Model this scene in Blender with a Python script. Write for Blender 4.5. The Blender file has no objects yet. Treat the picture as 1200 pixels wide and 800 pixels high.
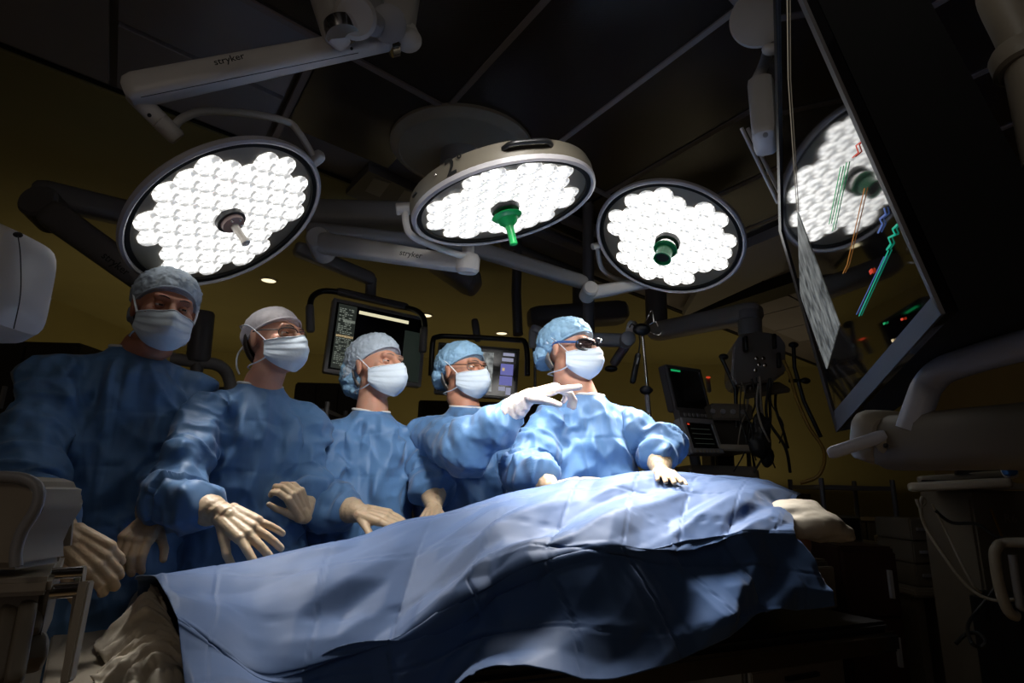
import bpy, bmesh, math, random
import numpy as np
from mathutils import Vector, Matrix
random.seed(7)
C = bpy.context.scene.collection
SC = bpy.context.scene
# ------------------------------------------------------------------ camera
FPX = 700.0
CH = 1.15
PITCH = math.radians(14.04); ROLL = math.radians(1.5)
_f = np.array([0, math.cos(PITCH), math.sin(PITCH)]); _r0 = np.array([1., 0, 0]); _u0 = np.cross(_r0, _f)
CR = math.cos(ROLL)*_r0 + math.sin(ROLL)*_u0
CU = -math.sin(ROLL)*_r0 + math.cos(ROLL)*_u0
CF = _f
cam = bpy.data.cameras.new('camera'); cam.sensor_width = 36; cam.lens = 36*FPX/1200; cam.clip_start = 0.02
camo = bpy.data.objects.new('camera', cam); C.objects.link(camo); SC.camera = camo
m = Matrix.Identity(4)
for i in range(3):
    m[i][0] = CR[i]; m[i][1] = CU[i]; m[i][2] = -CF[i]
m[2][3] = CH
camo.matrix_world = m
SC.view_settings.view_transform = 'Standard'; SC.view_settings.look = 'None'
SC.view_settings.exposure = 0.0; SC.view_settings.gamma = 1.0; SC.view_settings.use_curve_mapping = False
# ------------------------------------------------------------------ world + lamp powers, added fill lights
w = bpy.data.worlds.new('world'); SC.world = w; w.use_nodes = True
w.node_tree.nodes['Background'].inputs[0].default_value = (1.0, 0.82, 0.66, 1)
w.node_tree.nodes['Background'].inputs[1].default_value = 0.018
LAMP_W = [10, 22, 23, 38]          # watts of the surgical beams: left, centre, right, added unseen front fill
FILL_W = 3.2                       # added overhead fill without a fixture
DOWN_W = 2.2

WASH_W = 5.0                        # added warm fills, unseen, for the far wall and yellow ceiling bay
REAR_FILL_W = 1.5                         # added dim fill from behind the camera
def ray(x, y): return (x-600)/FPX*CR - (y-400)/FPX*CU + CF
CAMP = np.array([0, 0, CH])
def at(x, y, Y):
    d = ray(x, y); return CAMP + d*(Y/d[1])
def atZ(x, y, Z):
    d = ray(x, y); return CAMP + d*((Z-CH)/d[2])
def atP(x, y, p, n):
    d = ray(x, y); return CAMP + d*(((p-CAMP)@n)/(d@n))
def proj(p):
    q = np.asarray(p, float)-CAMP; z = q@CF
    return 600+FPX*(q@CR)/z, 400-FPX*(q@CU)/z
def nrm(v):
    v = np.asarray(v, float); return v/np.linalg.norm(v)
V3 = lambda *a: np.array(a, float)

def area_light(name, loc, target, size, power, col, size_y=None):
    l = bpy.data.lights.new(name, 'AREA'); l.energy = power; l.color = col; l.size = size
    if size_y: l.shape = 'RECTANGLE'; l.size_y = size_y
    o = bpy.data.objects.new(name, l); C.objects.link(o); o.location = loc
    o.rotation_euler = (Vector(target)-Vector(loc)).to_track_quat('-Z', 'Y').to_euler()
    return o
area_light('overhead_fill', (-1.2, -0.9, 2.8), (0.2, 2.2, 0.8), 0.9, FILL_W, (1.0, 0.86, 0.72))  # unseen fill added overhead, has no fixture

for x_ in (-3.6, -.6, 2.6):
    area_light('wall_fill', (x_, 6.6, .6), (x_+.1, 7.2, 2.6), 1.6, WASH_W, (1.0, .82, .50), .15)  # unseen warm fills added low down to lift the far wall
area_light('left_wall_fill', (-3.4, 4.6, 1.5), (-3.6, 5.0, 2.9), 1.2, WASH_W*.35, (1.0, .82, .50), .15)  # same kind of added fill, for the left wall and ceiling bay
area_light('rear_fill', (-.6, -2.0, 1.3), (-.2, 2.0, 1.9), 1.2, REAR_FILL_W, (1.0, .88, .84), 2.0)  # unseen fill added behind the camera
# ------------------------------------------------------------------ materials
def mat(name, col, rough=.5, metal=0, spec=.5, emit=None, es=0, bump=None, coat=0, sss=0, trans=0, noise=None, sheen=0):
    M = bpy.data.materials.new(name); M.use_nodes = True; nt = M.node_tree; b = nt.nodes['Principled BSDF']
    b.inputs['Base Color'].default_value = (*col, 1); b.inputs['Roughness'].default_value = rough
    b.inputs['Metallic'].default_value = metal; b.inputs['Specular IOR Level'].default_value = spec
    b.inputs['Coat Weight'].default_value = coat
    if sheen: b.inputs['Sheen Weight'].default_value = sheen
    if sss:
        b.inputs['Subsurface Weight'].default_value = sss; b.inputs['Subsurface Scale'].default_value = .01
        b.inputs['Subsurface Radius'].default_value = (1, .35, .2)
    if trans: b.inputs['Transmission Weight'].default_value = trans
    if emit: b.inputs['Emission Color'].default_value = (*emit, 1); b.inputs['Emission Strength'].default_value = es
    tc = nt.nodes.new('ShaderNodeTexCoord')
    if noise:   # (scale, amount)
        n = nt.nodes.new('ShaderNodeTexNoise'); n.inputs['Scale'].default_value = noise[0]; n.inputs['Detail'].default_value = 4
        nt.links.new(tc.outputs['Object'], n.inputs['Vector'])
        r = nt.nodes.new('ShaderNodeMix'); r.data_type = 'RGBA'
        r.inputs['A'].default_value = (*[c*(1-noise[1]) for c in col], 1); r.inputs['B'].default_value = (*[min(1, c*(1+noise[1])) for c in col], 1)
        nt.links.new(n.outputs['Fac'], r.inputs['Factor']); nt.links.new(r.outputs['Result'], b.inputs['Base Color'])
    if bump:    # (kind, scale, strength, distance)
        kind, sc, st, dist = bump
        bp = nt.nodes.new('ShaderNodeBump'); bp.inputs['Strength'].default_value = st; bp.inputs['Distance'].default_value = dist
        if kind == 'noise':
            n = nt.nodes.new('ShaderNodeTexNoise'); n.inputs['Scale'].default_value = sc; n.inputs['Detail'].default_value = 5
            nt.links.new(tc.outputs['Object'], n.inputs['Vector']); nt.links.new(n.outputs['Fac'], bp.inputs['Height'])
        elif kind == 'crinkle':
            n = nt.nodes.new('ShaderNodeTexNoise'); n.inputs['Scale'].default_value = sc*.6; n.inputs['Detail'].default_value = 2
            nt.links.new(tc.outputs['Object'], n.inputs['Vector'])
            ad = nt.nodes.new('ShaderNodeVectorMath'); ad.operation = 'MULTIPLY_ADD'; ad.inputs[1].default_value = (.12, .12, .12)
            nt.links.new(n.outputs['Color'], ad.inputs[0]); nt.links.new(tc.outputs['Object'], ad.inputs[2])
            v = nt.nodes.new('ShaderNodeTexVoronoi'); v.feature = 'DISTANCE_TO_EDGE'; v.inputs['Scale'].default_value = sc
            nt.links.new(ad.outputs[0], v.inputs['Vector'])
            v2 = nt.nodes.new('ShaderNodeTexVoronoi'); v2.feature = 'F1'; v2.inputs['Scale'].default_value = sc*2.3
            nt.links.new(ad.outputs[0], v2.inputs['Vector'])
            s = nt.nodes.new('ShaderNodeMath'); s.operation = 'MULTIPLY_ADD'; s.inputs[1].default_value = .35
            nt.links.new(v2.outputs['Distance'], s.inputs[0]); nt.links.new(v.outputs['Distance'], s.inputs[2])
            nt.links.new(s.outputs[0], bp.inputs['Height'])
        elif kind == 'crease':
            mp = nt.nodes.new('ShaderNodeMapping'); mp.inputs['Rotation'].default_value = (.3, .5, .7); mp.inputs['Scale'].default_value = (1.5, 1.0, .7)
            n = nt.nodes.new('ShaderNodeTexNoise'); n.noise_type = 'RIDGED_MULTIFRACTAL'; n.inputs['Scale'].default_value = sc; n.inputs['Detail'].default_value = 3.5
            n.inputs['Roughness'].default_value = .45; n.inputs['Lacunarity'].default_value = 2.2
            nt.links.new(tc.outputs['Object'], mp.inputs[0]); nt.links.new(mp.outputs[0], n.inputs['Vector']); nt.links.new(n.outputs['Fac'], bp.inputs['Height'])
        elif kind == 'mesh':
            v = nt.nodes.new('ShaderNodeTexVoronoi'); v.inputs['Scale'].default_value = sc; v.inputs['Randomness'].default_value = 0
            nt.links.new(tc.outputs['Object'], v.inputs['Vector']); nt.links.new(v.outputs['Distance'], bp.inputs['Height'])
        nt.links.new(bp.outputs[0], b.inputs['Normal'])
    return M
M = {}
M['gown'] = mat('gown_fabric', (.090, .200, .395), .5, spec=.35, bump=('crease', 11, 1.0, .035), noise=(5, .12), sheen=.15)
M['drape'] = mat('drape_fabric', (.043, .092, .215), .6, spec=.3, bump=('crease', 7, .5, .02), noise=(7, .10), sheen=.15)
M['cap_blue'] = mat('cap_blue_fabric', (.24, .42, .60), .6, bump=('crease', 17, .8, .008), noise=(30, .3))
M['cap_white'] = mat('cap_white_fabric', (.62, .58, .60), .6, bump=('crease', 17, .6, .006), noise=(40, .15))
M['cap_mixed'] = mat('cap_mixed_fabric', (.40, .47, .55), .6, bump=('crease', 17, .8, .008), noise=(28, .3))
M['mask'] = mat('mask_fabric', (.66, .76, .86), .65, bump=('noise', 60, .2, .004))
M['tie'] = mat('tie_fabric', (.7, .75, .8), .7)
M['binding'] = mat('neck_binding', (.7, .7, .68), .7)
M['glove'] = mat('glove_latex', (.56, .41, .26), .42, spec=.4, bump=('noise', 70, .35, .004), noise=(25, .08), sss=.1)
M['glove_white'] = mat('glove_pale_latex', (.80, .72, .68), .42, spec=.4, bump=('noise', 70, .35, .004), sss=.1)
def skin(n, c): return mat(n, c, .45, spec=.4, sss=.25, bump=('noise', 90, .15, .003), noise=(22, .12))
M['skin_a'] = skin('skin_ruddy', (.48, .215, .135)); M['skin_b'] = skin('skin_fair', (.56, .29, .20)); M['skin_c'] = skin('skin_tan', (.50, .245, .16))
M['hair_dark'] = mat('hair_dark', (.03, .018, .012), .6, bump=('noise', 220, .8, .004))
M['hair_grey'] = mat('hair_grey', (.22, .19, .17), .6, bump=('noise', 220, .8, .004))
M['eye'] = mat('eye_white', (.55, .5, .47), .15); M['iris'] = mat('iris', (.04, .035, .03), .1)
M['blackpl'] = mat('black_plastic', (.012, .012, .013), .35)
M['matteblack'] = mat('matte_black_plastic', (.006, .006, .006), .7, spec=.2)
M['lens'] = mat('tinted_lens', (.03, .02, .02), .05, spec=.8)
M['bluestrap'] = mat('blue_strap', (.03, .10, .30), .5)
M['white_paint'] = mat('lamp_arm_enamel', (.62, .59, .56), .38, noise=(8, .04))
M['grey_paint'] = mat('grey_enamel', (.30, .29, .29), .42, noise=(8, .06))
M['dkgrey_paint'] = mat('dark_grey_enamel', (.13, .12, .12), .45, noise=(8, .08))
M['rim'] = mat('lamp_rim_enamel', (.50, .48, .50), .3)
M['housing'] = mat('lamp_housing_enamel', (.17, .15, .115), .4)
M['chrome'] = mat('chrome', (.75, .73, .72), .15, metal=1)
M['glassback'] = mat('lamp_reflector_back', (.02, .034, .03), .25)
M['green'] = mat('green_sterile_plastic', (.01, .42, .10), .3, spec=.5)
M['green_deep'] = mat('deep_green_plastic', (.01, .22, .08), .3)
M['clear'] = mat('clear_handle_plastic', (.75, .68, .6), .1, spec=.8)
M['copper'] = mat('pinkish_hub_plastic', (.34, .22, .20), .3)
M['ink'] = mat('black_ink', (.008, .008, .008), .6)
M['ceil'] = mat('ceiling_paint', (.18, .16, .155), .8, noise=(3, .1))
M['ceil_tile'] = mat('ceiling_tile', (.27, .25, .26), .75, noise=(5, .08))
M['ceil_yellow'] = mat('ceiling_yellow_paint', (.27, .235, .09), .8, noise=(2, .12))
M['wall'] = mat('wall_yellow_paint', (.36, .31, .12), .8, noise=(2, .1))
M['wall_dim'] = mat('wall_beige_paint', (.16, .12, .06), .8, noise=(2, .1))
M['floor'] = mat('floor_vinyl', (.17, .11, .05), .4, noise=(4, .15))
M['perf'] = mat('perforated_dark_panel', (.024, .019, .018), .24, spec=.9, bump=('mesh', 150, .35, .002))
M['tbar'] = mat('ceiling_bar_enamel', (.24, .20, .19), .5)
M['sheet'] = mat('white_sheet', (.66, .58, .46), .75, bump=('crease', 8, .4, .006), noise=(6, .08))
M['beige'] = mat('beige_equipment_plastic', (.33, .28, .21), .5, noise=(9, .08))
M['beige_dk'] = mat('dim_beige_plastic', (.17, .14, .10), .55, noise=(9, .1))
M['bluegrey'] = mat('blue_grey_handle', (.58, .60, .70), .35)
M['screen_glass'] = mat('screen_glass', (.004, .004, .005), .04, spec=.7)
M['screen_off'] = mat('screen_dark', (.008, .009, .012), .15)
M['purple'] = mat('purple_print', (.10, .01, .06), .5)
M['teal'] = mat('teal_cloth', (.01, .12, .12), .7)
M['mattress'] = mat('mattress_vinyl', (.02, .02, .022), .5)
M['yellow_hose'] = mat('yellow_hose', (.30, .17, .02), .45)
M['cable'] = mat('black_cable', (.012, .012, .012), .5)
M['cable_w'] = mat('grey_cable', (.30, .26, .20), .5)
M['bottle_blue'] = mat('blue_label', (.02, .12, .35), .5)
M['plasticbag'] = mat('clear_bag_film', (.35, .28, .2), .2, spec=.8, bump=('crinkle', 30, 1, .02))
M['pendant_paint'] = mat('pendant_enamel', (.42, .39, .36), .45, noise=(9, .06))
M['display_bezel'] = mat('display_bezel', (.022, .022, .028), .5)
M['wood'] = mat('dark_red_wood', (.035, .012, .008), .5)
def emis(n, c, s): return mat(n, (0.01, 0.01, 0.01), .5, emit=c, es=s)
M['e_white'] = emis('lit_window_cream', (1, .93, .62), .75)
M['e_amber'] = emis('lit_bar_amber', (1, .75, .4), .55)
M['e_text'] = emis('lit_text_grey', (.7, .78, .66), .28)
M['e_panel'] = emis('lit_panel_dim', (.5, .6, .5), .035)
M['e_panel2'] = emis('lit_panel_greenish', (.35, .5, .4), .03)
M['e_purple'] = emis('lit_panel_violet', (.35, .36, 1), .38)
M['e_lav'] = emis('lit_panel_lavender', (.7, .72, 1), .4)
M['e_green'] = emis('lit_trace_green', (.02, .8, .25), .35)
M['e_teal'] = emis('lit_trace_teal', (.02, .8, .5), .4)
M['e_red'] = emis('lit_trace_red', (1, .08, .03), .5)
M['e_orange'] = emis('lit_trace_orange', (1, .4, .08), .3)
M['e_blue'] = emis('lit_trace_blue', (.2, .35, 1), .3)
M['e_down'] = emis('downlight_glow', (1, .87, .55), 1.4)
def xray_or_reflection_mat():
    X = emis('lit_xray_or_reflection', (.6, .65, .65), .3); nt = X.node_tree; b = nt.nodes['Principled BSDF']
    tc = nt.nodes.new('ShaderNodeTexCoord'); n = nt.nodes.new('ShaderNodeTexNoise'); n.inputs['Scale'].default_value = 26; n.inputs['Detail'].default_value = 6
    r = nt.nodes.new('ShaderNodeValToRGB'); r.color_ramp.elements[0].position = .35; r.color_ramp.elements[0].color = (.12, .13, .13, 1); r.color_ramp.elements[1].position = .65; r.color_ramp.elements[1].color = (.85, .9, .88, 1)
    nt.links.new(tc.outputs['Object'], n.inputs['Vector']); nt.links.new(n.outputs['Fac'], r.inputs[0]); nt.links.new(r.outputs[0], b.inputs['Emission Color'])
    b.inputs['Emission Strength'].default_value = .45
    return X
M['e_xray'] = xray_or_reflection_mat()
def led_mat():
    X = bpy.data.materials.new('led_reflector_glow'); X.use_nodes = True; nt = X.node_tree; b = nt.nodes['Principled BSDF']
    b.inputs['Base Color'].default_value = (.6, .6, .6, 1); b.inputs['Roughness'].default_value = .2
    tc = nt.nodes.new('ShaderNodeTexCoord'); v = nt.nodes.new('ShaderNodeTexVoronoi'); v.inputs['Scale'].default_value = 46; v.feature = 'SMOOTH_F1'
    n = nt.nodes.new('ShaderNodeTexNoise'); n.inputs['Scale'].default_value = 60
    nt.links.new(tc.outputs['Object'], v.inputs['Vector']); nt.links.new(tc.outputs['Object'], n.inputs['Vector'])
    a = nt.nodes.new('ShaderNodeMath'); a.operation = 'MULTIPLY'; nt.links.new(v.outputs['Distance'], a.inputs[0]); nt.links.new(n.outputs['Fac'], a.inputs[1])
    r = nt.nodes.new('ShaderNodeMapRange'); r.inputs['From Min'].default_value = .07; r.inputs['From Max'].default_value = .30; r.inputs['To Min'].default_value = 2.6; r.inputs['To Max'].default_value = .45
    nt.links.new(a.outputs[0], r.inputs[0]); nt.links.new(r.outputs[0], b.inputs['Emission Strength'])
    b.inputs['Emission Color'].default_value = (1, .985, .94, 1)
    return X
M['led'] = led_mat()

# ------------------------------------------------------------------ mesh builder
class MB:
    def __init__(s): s.v = []; s.f = []
    def add(s, vs, fs):
        k = len(s.v); s.v += [tuple(map(float, v)) for v in vs]; s.f += [tuple(i+k for i in f) for f in fs]; return s
    def box(s, c, ex, ey, ez):           # half vectors
        c, ex, ey, ez = map(np.asarray, (c, ex, ey, ez))
        vs = [c+a*ex+b*ey+d*ez for d in (-1, 1) for b in (-1, 1) for a in (-1, 1)]
        fs = [(0, 2, 3, 1), (4, 5, 7, 6), (0, 1, 5, 4), (2, 6, 7, 3), (0, 4, 6, 2), (1, 3, 7, 5)]
        if np.dot(np.cross(ex, ey), ez) < 0: fs = [f[::-1] for f in fs]
        return s.add(vs, fs)
    def abox(s, x0, x1, y0, y1, z0, z1):
        return s.box(((x0+x1)/2, (y0+y1)/2, (z0+z1)/2), ((x1-x0)/2, 0, 0), (0, (y1-y0)/2, 0), (0, 0, (z1-z0)/2))
    def rings(s, rings, cap=True):
        n = len(rings[0]); vs = [p for r in rings for p in r]; fs = []
        for i in range(len(rings)-1):
            for j in range(n):
                k = (j+1) % n; fs.append((i*n+j, i*n+k, (i+1)*n+k, (i+1)*n+j))
        if cap: fs += [tuple(range(n))[::-1], tuple((len(rings)-1)*n+j for j in range(n))]
        return s.add(vs, fs)
    def tube(s, pts, rad, n=12, cap=True, smooth=0, flat=1.0):
        pts = [np.asarray(p, float) for p in pts]
        if np.isscalar(rad): rad = [rad]*len(pts)
        if smooth: pts, rad = crom(pts, rad, smooth)
        T = [nrm(pts[min(i+1, len(pts)-1)]-pts[max(i-1, 0)]) for i in range(len(pts))]
        a = V3(0, 0, 1) if abs(T[0][2]) < .9 else V3(1, 0, 0)
        X = nrm(np.cross(a, T[0])); R = []
        for p, t, r in zip(pts, T, rad):
            X = nrm(X-t*(X@t)); Y = np.cross(t, X)
            R.append([p+r*(math.cos(q)*X+flat*math.sin(q)*Y) for q in np.linspace(0, 2*math.pi, n, endpoint=False)])
        return s.rings(R, cap)
    def capsule(s, a, b, ra, rb, n=14):
        a = np.asarray(a, float); b = np.asarray(b, float)
        if np.linalg.norm(b-a) < 1e-6: return s.ell(a, (ra,)*3)
        t = nrm(b-a); pts = []; rr = []
        for q in (-.98, -.8, -.5, -.2): pts.append(a+t*ra*q); rr.append(ra*math.sqrt(1-q*q))
        pts += [a, b]; rr += [ra, rb]
        for q in (.2, .5, .8, .98): pts.append(b+t*rb*q); rr.append(rb*math.sqrt(1-q*q))
        return s.tube(pts, rr, n)
    def ell(s, c, r, R=None, n=20, m_=12):
        R = np.eye(3) if R is None else R; rr = []
        for i in range(1, m_):
            a = math.pi*i/m_
            rr.append([np.asarray(c)+R@(np.array([math.sin(a)*math.cos(b)*r[0], math.sin(a)*math.sin(b)*r[1], -math.cos(a)*r[2]])) for b in np.linspace(0, 2*math.pi, n, endpoint=False)])
        return s.rings(rr)
    def lathe(s, o, ax, prof, n=48, cap=True, ref=None):
        o = np.asarray(o, float); ax = nrm(ax); a = V3(0, 0, 1) if abs(ax[2]) < .9 else V3(1, 0, 0)
        X = nrm(np.cross(a, ax)); Y = np.cross(ax, X)
        return s.rings([[o+ax*h+r*(math.cos(q)*X+math.sin(q)*Y) for q in np.linspace(0, 2*math.pi, n, endpoint=False)] for r, h in prof], cap)
    def beam(s, a, b, w0, h0, w1=None, h1=None, up=(0, 0, 1), p=4, n=24, rnd=.5):   # rounded rectangular beam
        a = np.asarray(a, float); b = np.asarray(b, float); t = nrm(b-a); X = nrm(np.cross(t, up)); Y = np.cross(X, t)
        w1 = w0 if w1 is None else w1; h1 = h0 if h1 is None else h1; R = []; L = np.linalg.norm(b-a)
        e = min(rnd*min(w0, h0), L*.3)
        for k, sc in ((0, .55), (.3*e, .85), (e, 1), (L-e, 1), (L-.3*e, .85), (L, .55)):
            f = k/L; w = (w0+(w1-w0)*f)/2*sc; h = (h0+(h1-h0)*f)/2*sc; ring = []
            for q in np.linspace(0, 2*math.pi, n, endpoint=False):
                c_, s_ = math.cos(q), math.sin(q); d = (abs(c_)**p+abs(s_)**p)**(1/p)
                ring.append(a+t*k+X*w*c_/d+Y*h*s_/d)
            R.append(ring)
        return s.rings(R)
    def prism(s, pts, off):          # planar polygon extruded by a vector
        pts = [np.asarray(p, float) for p in pts]; n = len(pts); off = np.asarray(off, float)
        nn = sum((np.cross(pts[i]-pts[0], pts[(i+1) % n]-pts[0]) for i in range(1, n-1)), np.zeros(3))
        if nn@off > 0: pts = pts[::-1]
        vs = pts+[p+off for p in pts]
        return s.add(vs, [tuple(range(n)), tuple(range(2*n-1, n-1, -1))]+[(i, i+n, (i+1) % n+n, (i+1) % n) for i in range(n)])
def crom(pts, rad, k):
    P = [pts[0]]+list(pts)+[pts[-1]]; Rr = [rad[0]]+list(rad)+[rad[-1]]; o = []; ro = []
    for i in range(1, len(P)-2):
        for j in range(k):
            t = j/k; a, b, c, d = P[i-1], P[i], P[i+1], P[i+2]
            o.append(.5*((2*b)+(-a+c)*t+(2*a-5*b+4*c-d)*t*t+(-a+3*b-3*c+d)*t**3)); ro.append(Rr[i]*(1-t)+Rr[i+1]*t)
    o.append(P[-2]); ro.append(Rr[-2]); return o, ro
def crom1(xs, k):
    return [v[0] for v in crom([np.array([x]) for x in xs], [0]*len(xs), k)[0]]

def link(name, me, material, parent=None, origin=None):
    o = bpy.data.objects.new(name, me); C.objects.link(o)
    if material is not None and len(me.materials) == 0: me.materials.append(M[material] if isinstance(material, str) else material)
    if parent is not None:
        o.parent = parent
    return o
def wloc(o):
    p = np.zeros(3)
    while o is not None: p = p+np.array(o.location); o = o.parent
    return p
def obj(name, mb, material, parent=None, origin=None, ang=38, bevel=0, subsurf=0, smooth=True):
    me = bpy.data.meshes.new(name)
    base = wloc(parent) if parent is not None else (np.asarray(origin, float) if origin is not None else np.zeros(3))
    extra = np.zeros(3)
    if parent is not None and origin is not None: extra = np.asarray(origin, float)-base
    me.from_pydata([tuple(np.asarray(v)-base-extra) for v in mb.v], [], mb.f); me.update()
    if bevel:
        bm = bmesh.new(); bm.from_mesh(me)
        bmesh.ops.bevel(bm, geom=[e for e in bm.edges if e.is_manifold and e.calc_face_angle(0) > .6], offset=bevel, segments=2, affect='EDGES', clamp_overlap=True)
        bm.to_mesh(me); bm.free()
    if smooth:
        me.shade_smooth(); me.set_sharp_from_angle(angle=math.radians(ang))
    o = link(name, me, material, parent)
    o.location = extra if parent is not None else base
    return o
def tag(o, label=None, cat=None, group=None, kind=None):
    if label: o['label'] = label
    if cat: o['category'] = cat
    if group: o['group'] = group
    if kind: o['kind'] = kind
    return o
def thing(name, loc, label, cat, group=None):
    o = bpy.data.objects.new(name, None); C.objects.link(o); o.location = tuple(map(float, loc)); o.empty_display_size = .1
    return tag(o, label, cat, group)
def struct(name, mb, material, **k): return tag(obj(name, mb, material, **k), kind='structure')
def lettering(txt, origin, ex, ey, height, material, parent, name='lettering', depth=.0015, bold=0):
    cu = bpy.data.curves.new(name, 'FONT'); cu.body = txt; cu.size = 1; cu.extrude = 0; cu.resolution_u = 2; cu.offset = bold
    t = bpy.data.objects.new('t', cu); C.objects.link(t); dg = bpy.context.evaluated_depsgraph_get()
    me = bpy.data.meshes.new_from_object(t.evaluated_get(dg)); bpy.data.objects.remove(t)
    co = np.zeros(len(me.vertices)*3); me.vertices.foreach_get('co', co); co = co.reshape(-1, 3)
    cx = (co[:, 0].min()+co[:, 0].max())/2; cy = (co[:, 1].min()+co[:, 1].max())/2
    ex = nrm(ex); ey = nrm(ey); ez = np.cross(ex, ey)
    sc = height/.72; p = np.asarray(origin)+np.outer((co[:, 0]-cx)*sc, ex)+np.outer((co[:, 1]-cy)*sc, ey)+np.outer(np.full(len(co), depth), ez)-wloc(parent)
    me.vertices.foreach_set('co', p.ravel()); me.update(); me.materials.clear()
    return link(name, me, material, parent)

# numpy gradient noise ------------------------------------------------
def _h(ix, iy, iz, s):
    h = (ix*374761393+iy*668265263+iz*2147483647+s*1274126177) & 0xffffffff
    h = ((h ^ (h >> 13))*1274126177) & 0xffffffff; h = ((h ^ (h >> 16))*2246822519) & 0xffffffff
    return (h ^ (h >> 15)) & 0xffffffff
def noise3(P, s=0):
    P = np.asarray(P, float); I = np.floor(P).astype(np.int64); f = P-I; u = f*f*f*(f*(f*6-15)+10); r = 0
    for dx in (0, 1):
        for dy in (0, 1):
            for dz in (0, 1):
                h = _h(I[:, 0]+dx, I[:, 1]+dy, I[:, 2]+dz, s)
                g = np.stack([(h & 1023)/511.5-1, ((h >> 10) & 1023)/511.5-1, ((h >> 20) & 1023)/511.5-1], 1)
                w_ = (u[:, 0] if dx else 1-u[:, 0])*(u[:, 1] if dy else 1-u[:, 1])*(u[:, 2] if dz else 1-u[:, 2])
                r = r+w_*((g*(f-np.array([dx, dy, dz]))).sum(1))
    return r
def warp(P, a, fq, s): return P+a*np.stack([noise3(P*fq, s), noise3(P*fq+7.3, s+1), noise3(P*fq+3.1, s+2)], 1)
def crumple(P, s=0):
    Q = warp(P, .5, .8, s)
    return np.abs(noise3(Q, s+5))+.5*np.abs(noise3(Q*2.1, s+6))+.22*np.abs(noise3(Q*4.3, s+7))-.35

def ridge(P, s=0): return np.clip(1-3.2*np.abs(noise3(warp(P, .45, .7, s+90), s)), 0, 1)**1.6
def facet3(P, s=0):     # value noise with straight interpolation: flat facets meeting in creases
    Q = warp(np.asarray(P, float), .35, .7, s+50); I = np.floor(Q).astype(np.int64); f = Q-I; r = 0
    for dx in (0, 1):
        for dy in (0, 1):
            for dz in (0, 1):
                h = (_h(I[:, 0]+dx, I[:, 1]+dy, I[:, 2]+dz, s) & 4095)/2047.5-1
                r = r+h*(f[:, 0] if dx else 1-f[:, 0])*(f[:, 1] if dy else 1-f[:, 1])*(f[:, 2] if dz else 1-f[:, 2])
    return r
def voxel(mb, vs, smooth=2):
    me = bpy.data.meshes.new('v'); me.from_pydata(mb.v, [], mb.f); me.update()
    o = bpy.data.objects.new('v', me); C.objects.link(o)
    md = o.modifiers.new('r', 'REMESH'); md.mode = 'VOXEL'; md.voxel_size = vs
    if smooth:
        sm = o.modifiers.new('s', 'SMOOTH'); sm.iterations = smooth; sm.factor = .5
    dg = bpy.context.evaluated_depsgraph_get(); r = bpy.data.meshes.new_from_object(o.evaluated_get(dg))
    bpy.data.objects.remove(o); bpy.data.meshes.remove(me)
    n = len(r.vertices); co = np.zeros(n*3); r.vertices.foreach_get('co', co); no = np.zeros(n*3); r.vertices.foreach_get('normal', no)
    return r, co.reshape(-1, 3), no.reshape(-1, 3)
def finish(me, co, name, material, parent=None, origin=None, sharp=None):
    base = wloc(parent) if parent is not None else (np.asarray(origin, float) if origin is not None else np.zeros(3))
    me.vertices.foreach_set('co', (co-base).ravel()); me.update(); me.name = name; me.materials.clear(); me.shade_smooth()
    if sharp: me.set_sharp_from_angle(angle=math.radians(sharp))
    o = link(name, me, material, parent)
    if parent is None: o.location = base
    return o

# ================================================================== SETTING
CZ = 2.9
e1 = nrm(V3(math.cos(math.radians(-57)), math.sin(math.radians(-57)), 0)); n1 = nrm(V3(-e1[1], e1[0], 0)); n1 = n1 if n1[0] > 0 else -n1
e2 = nrm(V3(math.cos(math.radians(42.3)), math.sin(math.radians(42.3)), 0)); n2 = nrm(V3(-e2[1], e2[0], 0))
def cpt(a, b, z):      # point of the ceiling where n1.p = a and n2.p = b
    A = np.array([[n1[0], n1[1]], [n2[0], n2[1]]]); x = np.linalg.solve(A, [a, b]); return V3(x[0], x[1], z)
X0, X1, Y0, Y1 = -4.6, 5.6, -2.2, 8.0
struct('floor', MB().abox(X0, X1, Y0, Y1, -.1, 0), 'floor')
struct('wall_back', MB().abox(X0, X1, Y1, Y1+.12, 0, CZ+.1), 'wall')
struct('wall_left', MB().abox(X0-.12, X0, Y0, Y1, 0, CZ+.1), 'wall')
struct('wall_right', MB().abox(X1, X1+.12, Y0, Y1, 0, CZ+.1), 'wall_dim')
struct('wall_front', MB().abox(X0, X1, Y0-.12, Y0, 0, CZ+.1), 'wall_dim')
ceiling = struct('ceiling', MB().abox(X0, X1, Y0, Y1, CZ+.02, CZ+.14), 'ceil')
struct('baseboard_back', MB().abox(X0, X1, Y1-.015, Y1, 0, .12), 'dkgrey_paint')
# yellow painted bay of the ceiling beyond the grey field
def slab(a0, a1, b0, b1, z0, z1): return MB().prism([cpt(a0, b0, z1), cpt(a1, b0, z1), cpt(a1, b1, z1), cpt(a0, b1, z1)], (0, 0, z0-z1))
import itertools
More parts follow.
